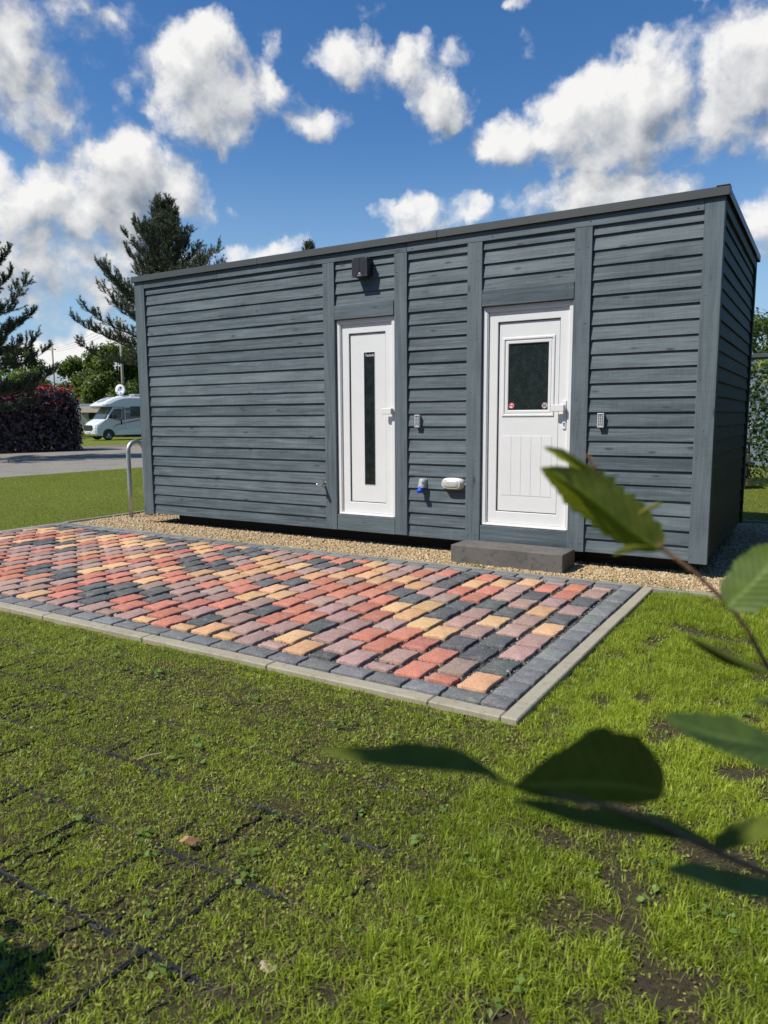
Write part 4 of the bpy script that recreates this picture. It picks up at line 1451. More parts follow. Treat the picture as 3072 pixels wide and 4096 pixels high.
# things lying in the grass
mb = MB()
mb.rings([[(.06 * math.cos(t) * r * (1 + .2 * math.sin(3 * t)), .042 * math.sin(t) * r, z) for t in [2 * math.pi * k / 14 for k in range(14)]] for r, z in ((.8, -.02), (1, .004), (.9, .018), (.45, .022))])
o = mb.build('stone', 'soilstone'); o.location = (6.50, -5.215, -.042); o.scale = (.55, .5, .6)
tag(o, 'flat pinkish stone half buried in the grass near the bottom of the photo', 'stone')
mb = MB()
b = mb.add([(-.035, 0, .0), (-.015, .016, .012), (.01, .018, .006), (.036, .004, .014), (.012, -.016, .004), (-.014, -.014, .018), (0, 0, .026)])
for f in ((0, 1, 6), (1, 2, 6), (2, 3, 6), (3, 4, 6), (4, 5, 6), (5, 0, 6)):
    mb.face([b + i for i in f])
o = mb.build('dry_leaf', 'dryleaf'); o.location = (5.945, -4.95, -.012); o.rotation_euler = (.2, .1, .6)
tag(o, 'curled brown dry leaf lying on the sparse grass', 'leaf')
mb = MB(); mb.tube([(-.05, 0, 0), (-.01, .006, .004), (.05, -.004, .006)], [.003, .0035, .002], 6)
o = mb.build('stick', 'soilstone'); o.location = (5.36, -4.60, -.012); o.rotation_euler = (0, 0, 1.1)
tag(o, 'short pale dry stick lying on the ground grid', 'stick')


# ------------------------------------------------------------------ trees
def pine(name, label, loc, H, R, z0, seed, dens=1.0, nl=.12, nw=.016, lean=(0, 0), group='pines around the cabin', whorl=.46, cone=1.0, power=.80):
    rng = np.random.default_rng(seed)
    t = tag(empty(name, loc), label, 'pine', group)
    mb = MB()
    trunk_pts = [(lean[0] * f * H, lean[1] * f * H, f * H - .05) for f in (0, .2, .4, .6, .8, .97)]
    mb.tube(trunk_pts, [H * .018, H * .015, H * .012, H * .009, H * .005, H * .0015], 8)
    shoots = []

    def nrm(v):
        return v / (np.linalg.norm(v) + 1e-9)

    def tp(z):
        return np.array([lean[0] * z, lean[1] * z, z])
    z = z0
    while z < H * .985:
        f = (z - z0) / (H - z0)
        prof = (1 - f) ** power * cone + .02
        if f < .10: prof *= .80 + f * 2
        nb = rng.integers(5, 8)
        a0 = rng.uniform(0, 6.28)
        for b in range(nb):
            az = a0 + b * 6.283 / nb + rng.normal(0, .25)
            ln = max(.15, R * prof * rng.uniform(.60, 1.15))
            el = .05 + .95 * f + rng.normal(0, .12)
            d = np.array([math.cos(az) * math.cos(el), math.sin(az) * math.cos(el), math.sin(el)])
            n = max(3, int(ln / .24))
            pts = [tp(z)]
            for i in range(n):
                k = (i + 1) / n
                dd = nrm(d + np.array([0, 0, .75 * k * k - .12 * (1 - f)]) + rng.normal(0, .09, 3))
                pts.append(pts[-1] + dd * ln / n)
            mb.tube(pts, [max(.008, .012 * ln * (1 - .8 * i / n)) for i in range(n + 1)], 5, cap=False)
            for i in range(1, n + 1):
                k = i / n
                if k < .22 and ln > .9: continue
                ax = nrm(pts[i] - pts[i - 1])
                side = nrm(np.cross(ax, [0, 0, 1.0]))
                for sgn in (-1, 1):
                    if rng.random() > .93 * dens: continue
                    # a side branchlet with upswept finger shoots
                    bl_ = rng.uniform(.25, .75) * min(1.0, .35 + .5 * ln) * (1.1 - .55 * k)
                    bd = nrm(ax * rng.uniform(.4, .9) + side * sgn * rng.uniform(.5, 1.0) + np.array([0, 0, rng.uniform(-.1, .5)]))
                    p0 = pts[i - 1] + (pts[i] - pts[i - 1]) * rng.random()
                    p1 = p0 + bd * bl_
                    shoots.append((p0, p1))
                    for q in range(rng.integers(2, 5)):
                        u = rng.uniform(.35, 1.0)
                        fd = nrm(bd * rng.uniform(.3, .8) + np.array([0, 0, rng.uniform(.4, 1.2)]) + rng.normal(0, .35, 3))
                        pb = p0 + (p1 - p0) * u
                        shoots.append((pb, pb + fd * rng.uniform(.16, .36)))
                fd = nrm(ax * .5 + np.array([0, 0, 1.0]) + rng.normal(0, .3, 3))
                shoots.append((pts[i], pts[i] + fd * rng.uniform(.18, .40)))
            e = nrm(pts[-1] - pts[-2])
            shoots.append((pts[-2], pts[-1] + e * .18 + np.array([0, 0, .12])))
        z += whorl * (1.15 - .55 * f) * rng.uniform(.8, 1.2)
    top = tp(H)
    shoots.append((tp(H * .95), top + np.array([0, 0, .12])))
    for q in range(6):
        shoots.append((tp(H * .965), top + np.array([rng.normal(0, .15), rng.normal(0, .15), rng.uniform(-.25, .08)])))
    mb.build('trunk', 'bark', t, smooth=True)
    S0 = np.array([s[0] for s in shoots]); S1 = np.array([s[1] for s in shoots])
    ln = np.linalg.norm(S1 - S0, axis=1)
    per = np.maximum(12, (ln * 105 * dens)).astype(int)
    idx = np.repeat(np.arange(len(shoots)), per)
    u = rng.uniform(.05, 1.0, len(idx))
    ax = unit(S1 - S0)[idx]
    p = S0[idx] + (S1 - S0)[idx] * u[:, None]
    rd = unit(np.cross(ax, unit(rng.normal(0, 1, (len(idx), 3)))))
    nd = unit(ax * rng.uniform(.7, 1.3, (len(idx), 1)) + rd * .8)
    L_ = nl * rng.uniform(.7, 1.2, (len(idx), 1)) * np.where(u > .85, .75, 1.0)[:, None]
    sd = unit(np.cross(nd, unit(rng.normal(0, 1, (len(idx), 3))))) * nw * .5
    V = np.stack([p - sd, p + sd, p + nd * L_], 1).reshape(-1, 3)
    F = np.arange(len(idx) * 3).reshape(-1, 3)
    tint = np.clip(np.repeat(rng.uniform(.1, .65, len(shoots)), per) + rng.normal(0, .15, len(idx)) + .25 * (u > .8), 0, 1)
    npmesh('crown', V, F, 'needle', t, tint=tint)
    return t


pine('pine_tree', 'tall dark pine rising behind the left end of the cabin', (-15.4, 14.8, 0), 9.75, 4.1, 3.35, 3, dens=1.15, power=.85, whorl=.40)
pine('pine_tree', 'dark pine cut off by the left edge, above the purple hedge', (-18.0, 7.75, 0), 8.5, 3.9, 2.0, 8, dens=1.3, nw=.019, power=.75)
pine('pine_tree', 'distant pine of which only the tip shows above the cabin roof', (-19.55, 29.8, 0), 11.62, 2.6, 5.0, 13, dens=.7, nw=.02)
pine('pine_tree', 'pine behind the low grey cabin at the right edge', (6.6, 37.0, 0), 9.9, 4.0, 1.5, 17, dens=.9, nw=.018)


def broadleaf(name, label, loc, H, R, seed, mat='leafdark', n=14000, size=.16, trunk_r=.16, z0=.9, group=None, cat='tree', tb=0.0, squash=1.0):
    rng = np.random.default_rng(seed)
    t = tag(empty(name, loc), label, cat, group)
    mb = MB()
    lobes = []
    nl = 26
    for i in range(nl):
        f = (i + .5) / nl
        zz = z0 + (H - z0) * (.10 + .90 * f ** .85)
        rr = R * math.sqrt(max(.03, 1 - ((zz - z0) / (H - z0) * 1.55 - .62) ** 2 * .95)) * rng.uniform(.45, .95)
        a = i * 2.399 + rng.normal(0, .4)
        rs = R * rng.uniform(.26, .46) * (1.1 - .45 * f)
        lobes.append((math.cos(a) * rr * squash, math.sin(a) * rr, min(zz, H - rs * .8), rs))
    mb.tube([(0, 0, -.1), (.05, .03, z0), (.0, .05, H * .55), (.05, 0, H * .85)], [trunk_r, trunk_r * .8, trunk_r * .5, trunk_r * .12], 8)
    for (x, y, z, r) in lobes[::2]:
        h = max(z0 * .7, z * .55)
        mb.tube([(0, 0, h), (x * .4, y * .4, (h + z) / 2 + .1), (x * .85, y * .85, z)], [trunk_r * .45, trunk_r * .28, trunk_r * .07], 5, cap=False)
    mb.build('trunk', 'bark', t, smooth=True)
    lb = np.array(lobes)
    pr = lb[:, 3] ** 2
    idx = rng.choice(len(lb), n, p=pr / pr.sum())
    d = unit(rng.normal(0, 1, (n, 3)))
    # twig clumps on each lobe
    r = lb[idx, 3] * (rng.uniform(.0, 1.0, n) ** .45) * (1 + .16 * np.sin(d[:, 0] * 9 + idx) + .14 * np.sin(d[:, 1] * 11 + d[:, 2] * 8 + idx * 2.1))
    P = lb[idx, :3] + d * r[:, None] * np.array([1, 1, .85]) + rng.normal(0, size * .5, (n, 3))
    keep = P[:, 2] > .15
    P, d, idx = P[keep], d[keep], idx[keep]
    V, F = leaf_cards(P, d * .8 + np.array([0, 0, .5]), size, 1.45, .55, rng=rng)
    lt = rng.uniform(.2, .75, len(lb))
    tint = np.clip(lt[idx] + rng.normal(0, .18, len(P)) + tb, 0, 1)
    npmesh('crown', V, F, mat, t, tint=tint)
    return t


gb = 'broadleaf trees behind the motorhome'
broadleaf('broadleaf_tree', 'broad dark green tree behind the front of the motorhome', (-47.6, 38.2, 0), 8.0, 3.1, 31, n=30000, size=.20, z0=.4, group=gb)
broadleaf('broadleaf_tree', 'dark green tree between the left pine and the broad tree', (-54.0, 39.5, 0), 7.2, 2.8, 32, n=20000, size=.21, z0=.3, group=gb)
broadleaf('broadleaf_tree', 'tree beside the wooden pole, half hidden by the cabin', (-46.2, 44.2, 0), 6.8, 3.2, 33, 'leafdark', n=20000, size=.2, z0=.3, group=gb)
broadleaf('broadleaf_tree', 'grey green slender tree far behind the left pine', (-60.0, 37.0, 0), 8.6, 2.4, 34, n=9000, size=.2, z0=.5, group=gb, squash=.8)
broadleaf('broadleaf_tree', 'low dark tree under the branches of the left pine', (-51.5, 29.5, 0), 5.6, 3.6, 36, n=12000, size=.2, z0=.2, group=gb)
broadleaf('shrub', 'light green bush behind the purple hedge', (-42.5, 27.0, 0), 4.3, 2.0, 35, 'leaflight', n=7000, size=.16, z0=.2, cat='bush')
broadleaf('shrub', 'light green bush left of the satellite dish', (-40.0, 32.5, 0), 4.2, 1.5, 37, 'leaflight', n=4000, size=.15, z0=.2, cat='bush')
broadleaf('broadleaf_tree', 'dark tree far behind the right end of the cabin', (3.5, 52, 0), 8.5, 4.5, 38, n=14000, size=.2, z0=.3, group='trees beyond the grey cabin')
broadleaf('broadleaf_tree', 'dark tree at the right edge beyond the grey cabin', (13, 44, 0), 8, 5, 39, n=12000, size=.2, z0=.3, group='trees beyond the grey cabin')


def hedge(name, label, p0, p1, H, D, seed, mat, n, size, cat='hedge', group=None, tips=None, base=.05, tipn=0, wav=.10, stemmat='bark', px=9):
    """clipped hedge from p0 to p1 with rounded shoulders, leaves through the outer half"""
    rng = np.random.default_rng(seed)
    a, b = np.array(p0, float), np.array(p1, float)
    ln = np.linalg.norm(b - a)
    ux = (b - a) / ln
    uy = np.array([-ux[1], ux[0]])
    t = tag(empty(name, (*((a + b) / 2), 0), math.atan2(ux[1], ux[0])), label, cat, group)
    mb = MB()
    k = max(3, int(ln / .45))
    for i in range(k):
        x = -ln / 2 + ln * (i + .5) / k
        mb.tube([(x, rng.normal(0, .06), -.08), (x + rng.normal(0, .06), rng.normal(0, .08), H * .4), (x + rng.normal(0, .12), rng.normal(0, .12), H * .88)], [.03, .022, .006], 5, cap=False)
        for j in range(5):
            z = H * rng.uniform(.15, .8)
            mb.tube([(x, 0, z), (x + rng.normal(0, .2), rng.choice([-1, 1]) * D * .40, z + rng.uniform(0, .25))], [.011, .004], 4, cap=False)
    mb.build('trunk', stemmat, t)
    # sample a superellipse box shell
    P = np.stack([rng.uniform(-1, 1, n * 2), rng.uniform(-1, 1, n * 2), rng.uniform(-1, 1, n * 2)], 1)
    e = (np.abs(P[:, 0]) ** px + np.abs(P[:, 1]) ** 3.2 + np.clip(P[:, 2], 0, 1) ** 4.5)
    lo = rng.uniform(.20, 1, n * 2)
    P = P[(e < 1) & (e > lo * .75)][:n]
    m = len(P)
    Nn = np.stack([np.sign(P[:, 0]) * np.abs(P[:, 0]) ** (px - 1), np.sign(P[:, 1]) * np.abs(P[:, 1]) ** 2.2, np.clip(P[:, 2], 0, 1) ** 3.5 + .25], 1)
    Q = P * np.array([ln / 2, D / 2, H / 2]) + np.array([0, 0, H / 2 + base])
    bump = 1 + wav * (fbm(Q[:, 0] * 1.7 + 30, Q[:, 2] * 1.7 + Q[:, 1] * 1.1, seed, 3) - .5) * 2
    Q[:, 1] *= bump
    Q[:, 2] = base + (Q[:, 2] - base) * (1 + wav * .55 * (fbm(Q[:, 0] * 1.6, Q[:, 1] * 2.0 + 9, seed + 5, 3) - .5) * 2)
    Q += rng.normal(0, size * .5, Q.shape)
    Q[:, 2] = np.maximum(Q[:, 2], .02)
    V, F = leaf_cards(Q, unit(Nn), size, 1.35, .45, rng=rng)
    tint = np.clip(.42 + (fbm(Q[:, 0] * 4, Q[:, 2] * 4, seed + 3, 2) - .5) * 1.0 + rng.normal(0, .2, m), 0, 1)
    npmesh('crown', V, F, mat, t, tint=tint)
    if tips:
        x = np.clip(rng.normal(tips[1], tips[2], tipn), -ln / 2 * .95, ln / 2 * .95)
        y = rng.uniform(-.47, .30, tipn) * D
        sh = 1 - (np.abs(y) / (D / 2)) ** 3.2
        z = base + H * np.clip(sh, 0, 1) ** (1 / 4.5) + rng.normal(0, .045, tipn) - .02 + np.abs(rng.normal(0, .05, tipn))
        V, F = leaf_cards(np.stack([x, y, z], 1), np.tile([0, -.4, .8], (tipn, 1)), size * .95, 1.5, .6, rng=rng)
        o = npmesh('young_shoots', V, F, tips[0], t, tint=rng.uniform(0, 1, tipn))
        o['label'] = tips[3]
    return t


hedge('beech_hedge', 'dense purple leaved hedge with red young tips across the road', (-24.5, 8.0), (-21.85, 15.05), 2.72, 2.9, 51, 'purple', 36000, .125,
      tips=('redtip', .7, 1.1, 'bright red young leaves along the top'), tipn=1000, wav=.18, px=3.4)
sheet('hedge_bed', [(-20.9, -10), (-21.05, 13.2), (-21.9, 16.6), (-26.5, 14.5), (-26.6, -10)], 'mulch', -.022)
hedge('green_hedge', 'leafy green hedge on the lawn behind the right end of the cabin', (4.2, 9.75), (13.5, 9.55), 2.2, 1.1, 52, 'hedge', 42000, .062,
      tips=('hedgetip', -1.6, 1.6, 'pale yellow green young shoots'), tipn=900, wav=.13, base=.12)

hedge('green_hedge', 'unseen hedge added right of the plot to block sky light from the end wall', (10.1, -2.2), (10.4, 8.8), 3.3, 1.5, 53, 'hedge', 26000, .10, wav=.15, base=.1)  # added out of view to keep sky light off the right end wall

hedge('green_hedge', 'tall dark hedge behind the lawn, opposite the cabin doors', (-9.0, -15.0), (18.0, -13.2), 6.2, 2.6, 54, 'hedge', 30000, .22, wav=.2, base=.1)
broadleaf('shrub', 'small hazel bush left of the paving, shading the bottom corner of the grass', (5.24, -6.63, 0), 1.27, .5, 41, 'leafdark', n=2600, size=.075, trunk_r=.02, z0=.2, cat='bush')

# utility poles and wires
gp = 'wooden poles carrying the overhead wires'
for (x, y, h, lab) in ((-40.1, 32.6, 9.2, 'wooden pole rising behind the motorhome, its top hidden by the pine'), (-78.0, 52.9, 10.55, 'far wooden pole just showing above the trees on the left')):
    t = tag(empty('utility_pole', (x, y, 0)), lab, 'pole', gp)
    mb = MB(); mb.tube([(0, 0, -.3), (0, 0, h)], [.125, .10], 10); mb.build('post', 'pole', t, smooth=True)
    mb = MB(); mb.box(-.7, .7, -.05, .05, h - .35, h - .25); mb.build('cross_arm', 'pole', t)
for k, dx in enumerate((-.55, 0, .55)):
    pts = []
    for i in range(17):
        f = i / 16
        pts.append((-78.0 + 37.9 * f + dx, 52.9 - 20.3 * f, 10.35 + (9.0 - 10.35) * f - 1.1 * 4 * f * (1 - f) * .35 - .18 * k))
    mb = MB(); mb.tube(pts, .010, 4)
    tag(mb.build('overhead_wire', 'gasket'), ['topmost of the three thin wires between the poles', 'middle one of the three thin wires between the poles', 'lowest of the three thin wires between the poles'][k], 'wire', 'overhead wires')


# ------------------------------------------------------------------ motorhome across the road
mh = tag(empty('motorhome', (-33.34, 25.72, -.03), rad(76)), 'white motorhome with a red side stripe parked beyond the purple hedge', 'motorhome')


def cabx(prof, stations, name, mat, parent, smooth=True):
    """loft a side profile (x, z) across stations (y, x shift at the nose, z drop)"""
    mb = MB()
    loops = []
    for (y, nose, drop) in stations:
        loops.append([(x + (nose * max(0, min(1, (.1 - x) / .9))), y, z - drop * max(0, min(1, (z - 1.2) / .8))) for x, z in prof])
    mb.rings(loops)
    return mb.build(name, mat, parent, smooth=smooth)


prof = [(-.80, .30), (-.92, .42), (-.95, .62), (-.94, .84), (-.88, 1.04), (-.70, 1.18), (-.42, 1.32), (-.15, 1.43), (.12, 1.80), (.40, 2.20), (1.16, 2.20), (1.16, .32), (.42, .32), (.38, .52), (.26, .68), (0, .76), (-.26, .68), (-.38, .52), (-.42, .32)]
body = cabx(prof, [(.0, .34, .03), (.05, .20, .01), (.16, .08, 0), (.4, .0, 0), (1.6, .0, 0), (1.84, .08, 0), (1.95, .20, .01), (2.0, .34, .03)], 'cab', 'paintw', mh, False)
cp = [(1.17, .34), (1.17, 2.86), (1.6, 2.90), (5.6, 2.90), (5.75, 2.75), (5.75, .45), (5.6, .34)]
mb = MB(); mb.rings([[(x, -.035 + 0, z - (.10 if z > 2.6 else 0)) for x, z in cp], [(x, .05, z) for x, z in cp], [(x, 2.12, z) for x, z in cp], [(x, 2.20, z - (.10 if z > 2.6 else 0)) for x, z in cp]]); mb.build('living_body', 'paintw', mh)
op = [(-.30, 2.21), (-.42, 2.27), (-.40, 2.36), (-.10, 2.52), (.35, 2.74), (.80, 2.88), (1.18, 2.905), (1.18, 2.21)]
mb = MB(); mb.rings([[(x + (.28 if x < .9 else 0), -.03, z - (.12 if z > 2.5 else 0)) for x, z in op], [(x + (.10 if x < .9 else 0), .08, z - (.02 if z > 2.5 else 0)) for x, z in op], [(x, .35, z) for x, z in op], [(x, 1.75, z) for x, z in op], [(x + (.10 if x < .9 else 0), 2.08, z - .02) for x, z in op], [(x + (.28 if x < .9 else 0), 2.18, z - .1) for x, z in op]]); mb.build('over_cab_bay', 'paintw', mh, smooth=False)
mb = MB()
b = mb.add([(-.21, .06, 1.415), (-.21, 1.94, 1.415), (.375, 1.88, 2.215), (.375, .12, 2.215), (-.24, .30, 1.43), (-.24, 1.7, 1.43), (.345, 1.7, 2.22), (.345, .3, 2.22)])
for f in ((0, 4, 7, 3), (4, 5, 6, 7), (5, 1, 2, 6)):
    mb.face([b + i for i in f])
mb.build('windscreen', 'wind', mh)


def decal(name, pts, mat, y=-.012, th=.01):
    mb = MB()
    mb.poly([(x, y, z) for x, z in pts], th, (0, -1, 0))
    return mb.build(name, mat, mh)


decal('side_window', [(.02, 1.46), (.30, 1.90), (.45, 2.08), (.93, 2.10), (.96, 2.0), (.94, 1.55), (.84, 1.42), (.35, 1.42)], 'wind')
decal('door_surround', [(.99, 2.12), (1.145, 2.16), (1.145, 1.36), (.75, 1.28), (.40, 1.36), (.86, 1.40), (.98, 1.52)], 'decal')
decal('grey_panel', [(1.20, 2.16), (5.7, 2.2), (5.7, 1.75), (3.6, 1.62), (2.5, 1.52), (1.22, 1.36)], 'decal', -.046)
decal('lower_panel', [(.46, .36), (5.6, .40), (5.6, .95), (3.0, .86), (1.2, .72), (.46, .62)], 'silver', -.047)
decal('white_band', [(1.10, 1.90), (5.7, 1.95), (5.7, 1.90), (1.10, 1.85)], 'paintw', -.052, .004)
mb = MB(); frame_ring(mb, 1.56, 2.36, 1.58, 2.24, .06, .06, -.075, -.045, .01); mb.box(1.6, 2.32, -.062, -.05, 1.62, 2.2)
mb.build('window', 'wind', mh)
for (x0, x1) in ():
    mb = MB(); frame_ring(mb, x0, x1, 1.62, 2.24, .06, .06, -.075, -.045, .01); mb.box(x0 + .04, x1 - .04, -.062, -.05, 1.66, 2.2); mb.build('window', 'wind', mh)
decal('red_stripe', [(.30, .84), (.62, 1.00), (1.14, 1.13), (1.14, 1.19), (.62, 1.065), (.33, .90)], 'red')
decal('red_stripe', [(1.20, 1.12), (2.4, 1.33), (5.6, 1.62), (5.6, 1.69), (2.4, 1.40), (1.20, 1.19)], 'red', -.046)
mb = MB(); mb.tube([(.42, -.02, 1.5), (.36, -.14, 1.52)], .03, 6); mb.box(.22, .46, -.30, -.14, 1.40, 1.70, .03); mb.build('mirror', 'black', mh)
mb = MB(); mb.box(.86, .96, -.03, -.012, 1.02, 1.36, .02); mb.build('door_handle', 'black', mh)
mb = MB(); mb.rings([[(-.86, y, .56 + d), (-.90, y, .62 + d), (-.92, y, .98 - d), (-.86, y, 1.0 - d)] for y, d in ((.34, .12), (.45, .0), (1.55, .0), (1.66, .12))]); mb.build('grille', 'black', mh)
bpy.data.objects['grille'].location = (-.055, 0, 0)
for (ya, yb, nm) in ((.06, .50, 0), (1.94, 1.50, 1)):
    mb = MB()
    b = mb.add([(-.30, ya - (.02 if nm == 0 else -.02), 1.24), (-.66, ya + (.10 if nm == 0 else -.10), 1.00), (-.90, yb, .98), (-.86, yb, 1.06), (-.62, (ya + yb) / 2, 1.22)])
    mb.poly([mb.v[i] for i in range(b, b + 5)], .02, (1, 0, 0))
    o = mb.build('headlight', 'silver', mh); o.location = (-.02, -.012 if nm == 0 else .012, .01)
mb = MB(); mb.box(-.99, -.965, .74, 1.26, .44, .56, .004); pl = mb.build('number_plate', 'white', mh)
mb = MB()
mb.box(-.994, -.9905, .75, .78, .45, .55)
mb.build('plate_band', 'blue_pl', pl)
mb = MB(); mb.box(-.994, -.9905, .82, 1.22, .475, .525)
mb.build('plate_print', 'gasket', pl)
for (x, y) in ((0, .02), (0, 1.72), (3.55, .0), (3.55, 1.95)):
    mb = MB()
    nn = 28
    mb.rings([[(x + r * math.cos(2 * math.pi * k / nn), y + yy, .35 + r * math.sin(2 * math.pi * k / nn)) for k in range(nn)] for r, yy in ((.22, .0), (.31, .0), (.34, .03), (.34, .19), (.31, .22))]); wh = mb.build('wheel', 'tyre', mh)
    mb = MB()
    for k in range(5):
        a = 2 * math.pi * k / 5 + .3
        for s_ in (-.22, .22):
            mb.tube([(x, y - .004, .35), (x + .12 * math.cos(a + s_ * .4), y - .006, .35 + .12 * math.sin(a + s_ * .4)), (x + .215 * math.cos(a + s_), y - .002, .35 + .215 * math.sin(a + s_))], [.03, .02, .02], 5)
    mb.tube([(x + .22 * math.cos(2 * math.pi * k / 20), y - .002, .35 + .22 * math.sin(2 * math.pi * k / 20)) for k in range(21)], .012, 5)
    mb.build('rim', 'silver', wh)
for x in (0, 3.55):
    mb = MB()
    pts = [(x + .40 * math.cos(math.pi * k / 16), .04, .36 + .40 * math.sin(math.pi * k / 16)) for k in range(17)] + [(x - .40, .04, .28), (x + .40, .04, .28)]
    mb.poly([(p[0], -.002 if x == 0 else -.04, p[2]) for p in pts], .003, (0, -1, 0)); mb.build('wheel_arch', 'gasket', mh)
mb = MB(); mb.box(.5, 5.4, .12, 2.0, .22, .345); mb.box(-.7, -.4, .3, 1.7, .22, .33); mb.build('underframe', 'dark', mh)
mb = MB(); b = mb.add([(-.05, .62, 2.572), (-.05, 1.5, 2.572), (.62, 1.5, 2.852), (.62, .62, 2.852)]); mb.poly([mb.v[i] for i in range(b, b + 4)], .02, (-.35, 0, .9)); mb.build('skylight', 'wind', mh)
mb = MB(); mb.box(2.15, 2.85, .6, 1.5, 2.905, 2.99, .03); mb.box(2.2, 2.8, .65, 1.45, 2.991, 3.10, .05); mb.build('roof_vent', 'grey_pl', mh)
mb = MB(); mb.box(1.15, 1.7, .4, 1.1, 2.905, 2.96, .02); mb.build('roof_hatch', 'paintw', mh)
mb = MB()
mb.rings([[(1.2, y, z) for y, z in ((.9, 2.9), (1.3, 2.9), (1.3, 2.94), (.9, 2.94))], [(1.6, y, z) for y, z in ((.9, 2.9), (1.3, 2.9), (1.3, 2.97), (.9, 2.97))]])
mb.tube([(1.4, 1.1, 2.95), (1.43, 1.1, 3.3)], .04, 8)
dish = mb.build('satellite_dish', 'white', mh)
# reflector facing the road; the dish axis in the vehicle frame
axis = Vector((-.62, -.75, .22)).normalized()
e1 = Vector((0, 0, 1)).cross(axis).normalized(); e2 = axis.cross(e1)
c0 = Vector((1.45, 1.08, 3.38))
mb = MB()
mb.rings([[c0 + axis * (-.11 + .11 * r * r + o_) + (e1 * math.cos(t) * .33 + e2 * math.sin(t) * .38) * r for t in [2 * math.pi * k / 28 for k in range(28)]] for r, o_ in ((.02, -.02), (.5, -.02), (1.0, -.02), (1.0, .0), (.5, .0), (.02, .0))])
rf = mb.build('reflector', 'white', dish, smooth=True)
mb = MB(); mb.tube([c0 + e2 * -.40 - axis * .02, c0 + axis * .42 - e2 * .28 - e1 * .1], .015, 5); mb.box(*(v for q in zip((c0 + axis * .42 - e2 * .28 - e1 * .1 - Vector((.04, .04, .04))), (c0 + axis * .42 - e2 * .28 - e1 * .1 + Vector((.04, .04, .04)))) for v in q)); mb.build('feed_arm', 'grey_pl', dish)
mb = MB()
P_ = lambda u, v: c0 + axis * (-.11 + .11 * ((u / .33) ** 2 + (v / .38) ** 2) + .012) + e1 * u + e2 * v
M['green_pl'] = plain('green_print', (.03, .16, .09), .5)
mb.poly([P_(u, v) for u, v in ((-.06, .24), (.06, .24), (.065, .14), (.03, .07), (0, .05), (-.03, .07), (-.065, .14))])
for k in range(7):
    mb.poly([P_(u, v) for u, v in ((-.15 + k * .043, -.02), (-.118 + k * .043, -.02), (-.118 + k * .043, .01), (-.15 + k * .043, .01))])
mb.build('emblem', 'green_pl', dish)
me = text_mesh('Sunlight', .17); me.materials.append(M['decal'])
t = bpy.data.objects.new('lettering', me); COL.objects.link(t); t.parent = mh
xa, ya_, za = Vector((0, -1, 0)), Vector((.47, 0, .88)).normalized(), Vector((-.88, 0, .47))
t.matrix_local = Matrix.Translation((-.24, .85, 2.50)) @ Matrix((xa, ya_, za)).transposed().to_4x4()

# caravan behind the hedge end
cv = tag(empty('caravan', (-44.6, 31.2, 0), rad(48)), 'white caravan end with a brown awning left of the motorhome', 'caravan')
mb = MB()
sec = [(0, .5), (-.1, .9), (-.12, 1.6), (0, 2.3), (.3, 2.62), (5.2, 2.62), (5.4, 2.4), (5.4, .5)]
mb.rings([[(x, y, z) for x, z in sec] for y in (0, 2.2)]); mb.build('body', 'paintw', cv)
mb = MB(); mb.box(-.14, -.125, .4, 1.8, 1.45, 2.0); mb.build('window', 'wind', cv)
mb = MB(); mb.box(1.2, 2.4, -.02, -.005, 1.4, 2.0); mb.build('window', 'wind', cv)
mb = MB(); mb.box(.4, 1.3, -.02, -.005, 2.28, 2.38); mb.poly([(.7, -.012, 1.75), (.8, -.012, 1.75), (1.3, -.012, 2.2), (1.2, -.012, 2.2)], .005, (0, -1, 0)); mb.build('side_marks', 'decal', cv)
for x in (2.6,):
    mb = MB(); mb.tube([(x, .05, .33), (x, .25, .33)], .33, 18); mb.build('wheel', 'tyre', cv)
mb = MB(); mb.poly([(.2, -.02, 2.4), (4.9, -.02, 2.4), (4.7, -1.8, 1.9), (.4, -1.8, 1.9)], .02, (0, 0, 1)); mb.build('awning', 'awn', cv)

# ------------------------------------------------------------------ right background
rc = tag(empty('grey_cabin', (3.4, 15.2, 0)), 'low blue grey boarded cabin behind the green hedge', 'cabin')
mb = MB(); mb.box(0, 7.0, 0, 3.0, .0, 2.84); mb.build('wall', 'cabgrey', rc)
mb = MB()
for k in range(8):
    mb.box(.02 + k * .98, .12 + k * .98, -.025, -.0005, .1, 2.80)
mb.box(-.01, 7.01, -.026, -.0015, 2.66, 2.80); mb.build('trim_board', 'cabgrey', rc)
mb = MB(); mb.box(-.1, 7.1, -.10, 3.1, 2.845, 2.95, .01); mb.build('roof', 'flash', rc)
gb_ = tag(empty('storage_box', (6.02, 8.72, 0), .2), 'dark lidded box on legs on the lawn by the hedge, half behind the cabin corner', 'garden box')
mb = MB(); mb.box(-.33, .33, -.24, .24, .22, .46, .02); mb.build('body', 'black', gb_)
mb = MB(); mb.rings([[(x * s_, y * s_, z) for x, y in ((-.36, -.27), (.36, -.27), (.36, .27), (-.36, .27))] for s_, z in ((1, .465), (1, .50), (.86, .60), (.5, .63))]); mb.build('lid', 'black', gb_)
for sx in (-1, 1):
    for sy in (-1, 1):
        mb = MB(); mb.box(sx * .28 - .02, sx * .28 + .02, sy * .2 - .02, sy * .2 + .02, -.02, .219); mb.build('leg', 'black', gb_)


# ------------------------------------------------------------------ hazel shrub close to the lens
hz = tag(empty('hazel_shrub', (7.75, -5.75, 0)), 'hazel shrub whose blurred leafy twigs reach in from the right', 'shrub')
HO = Vector((-7.75, 5.75, 0))


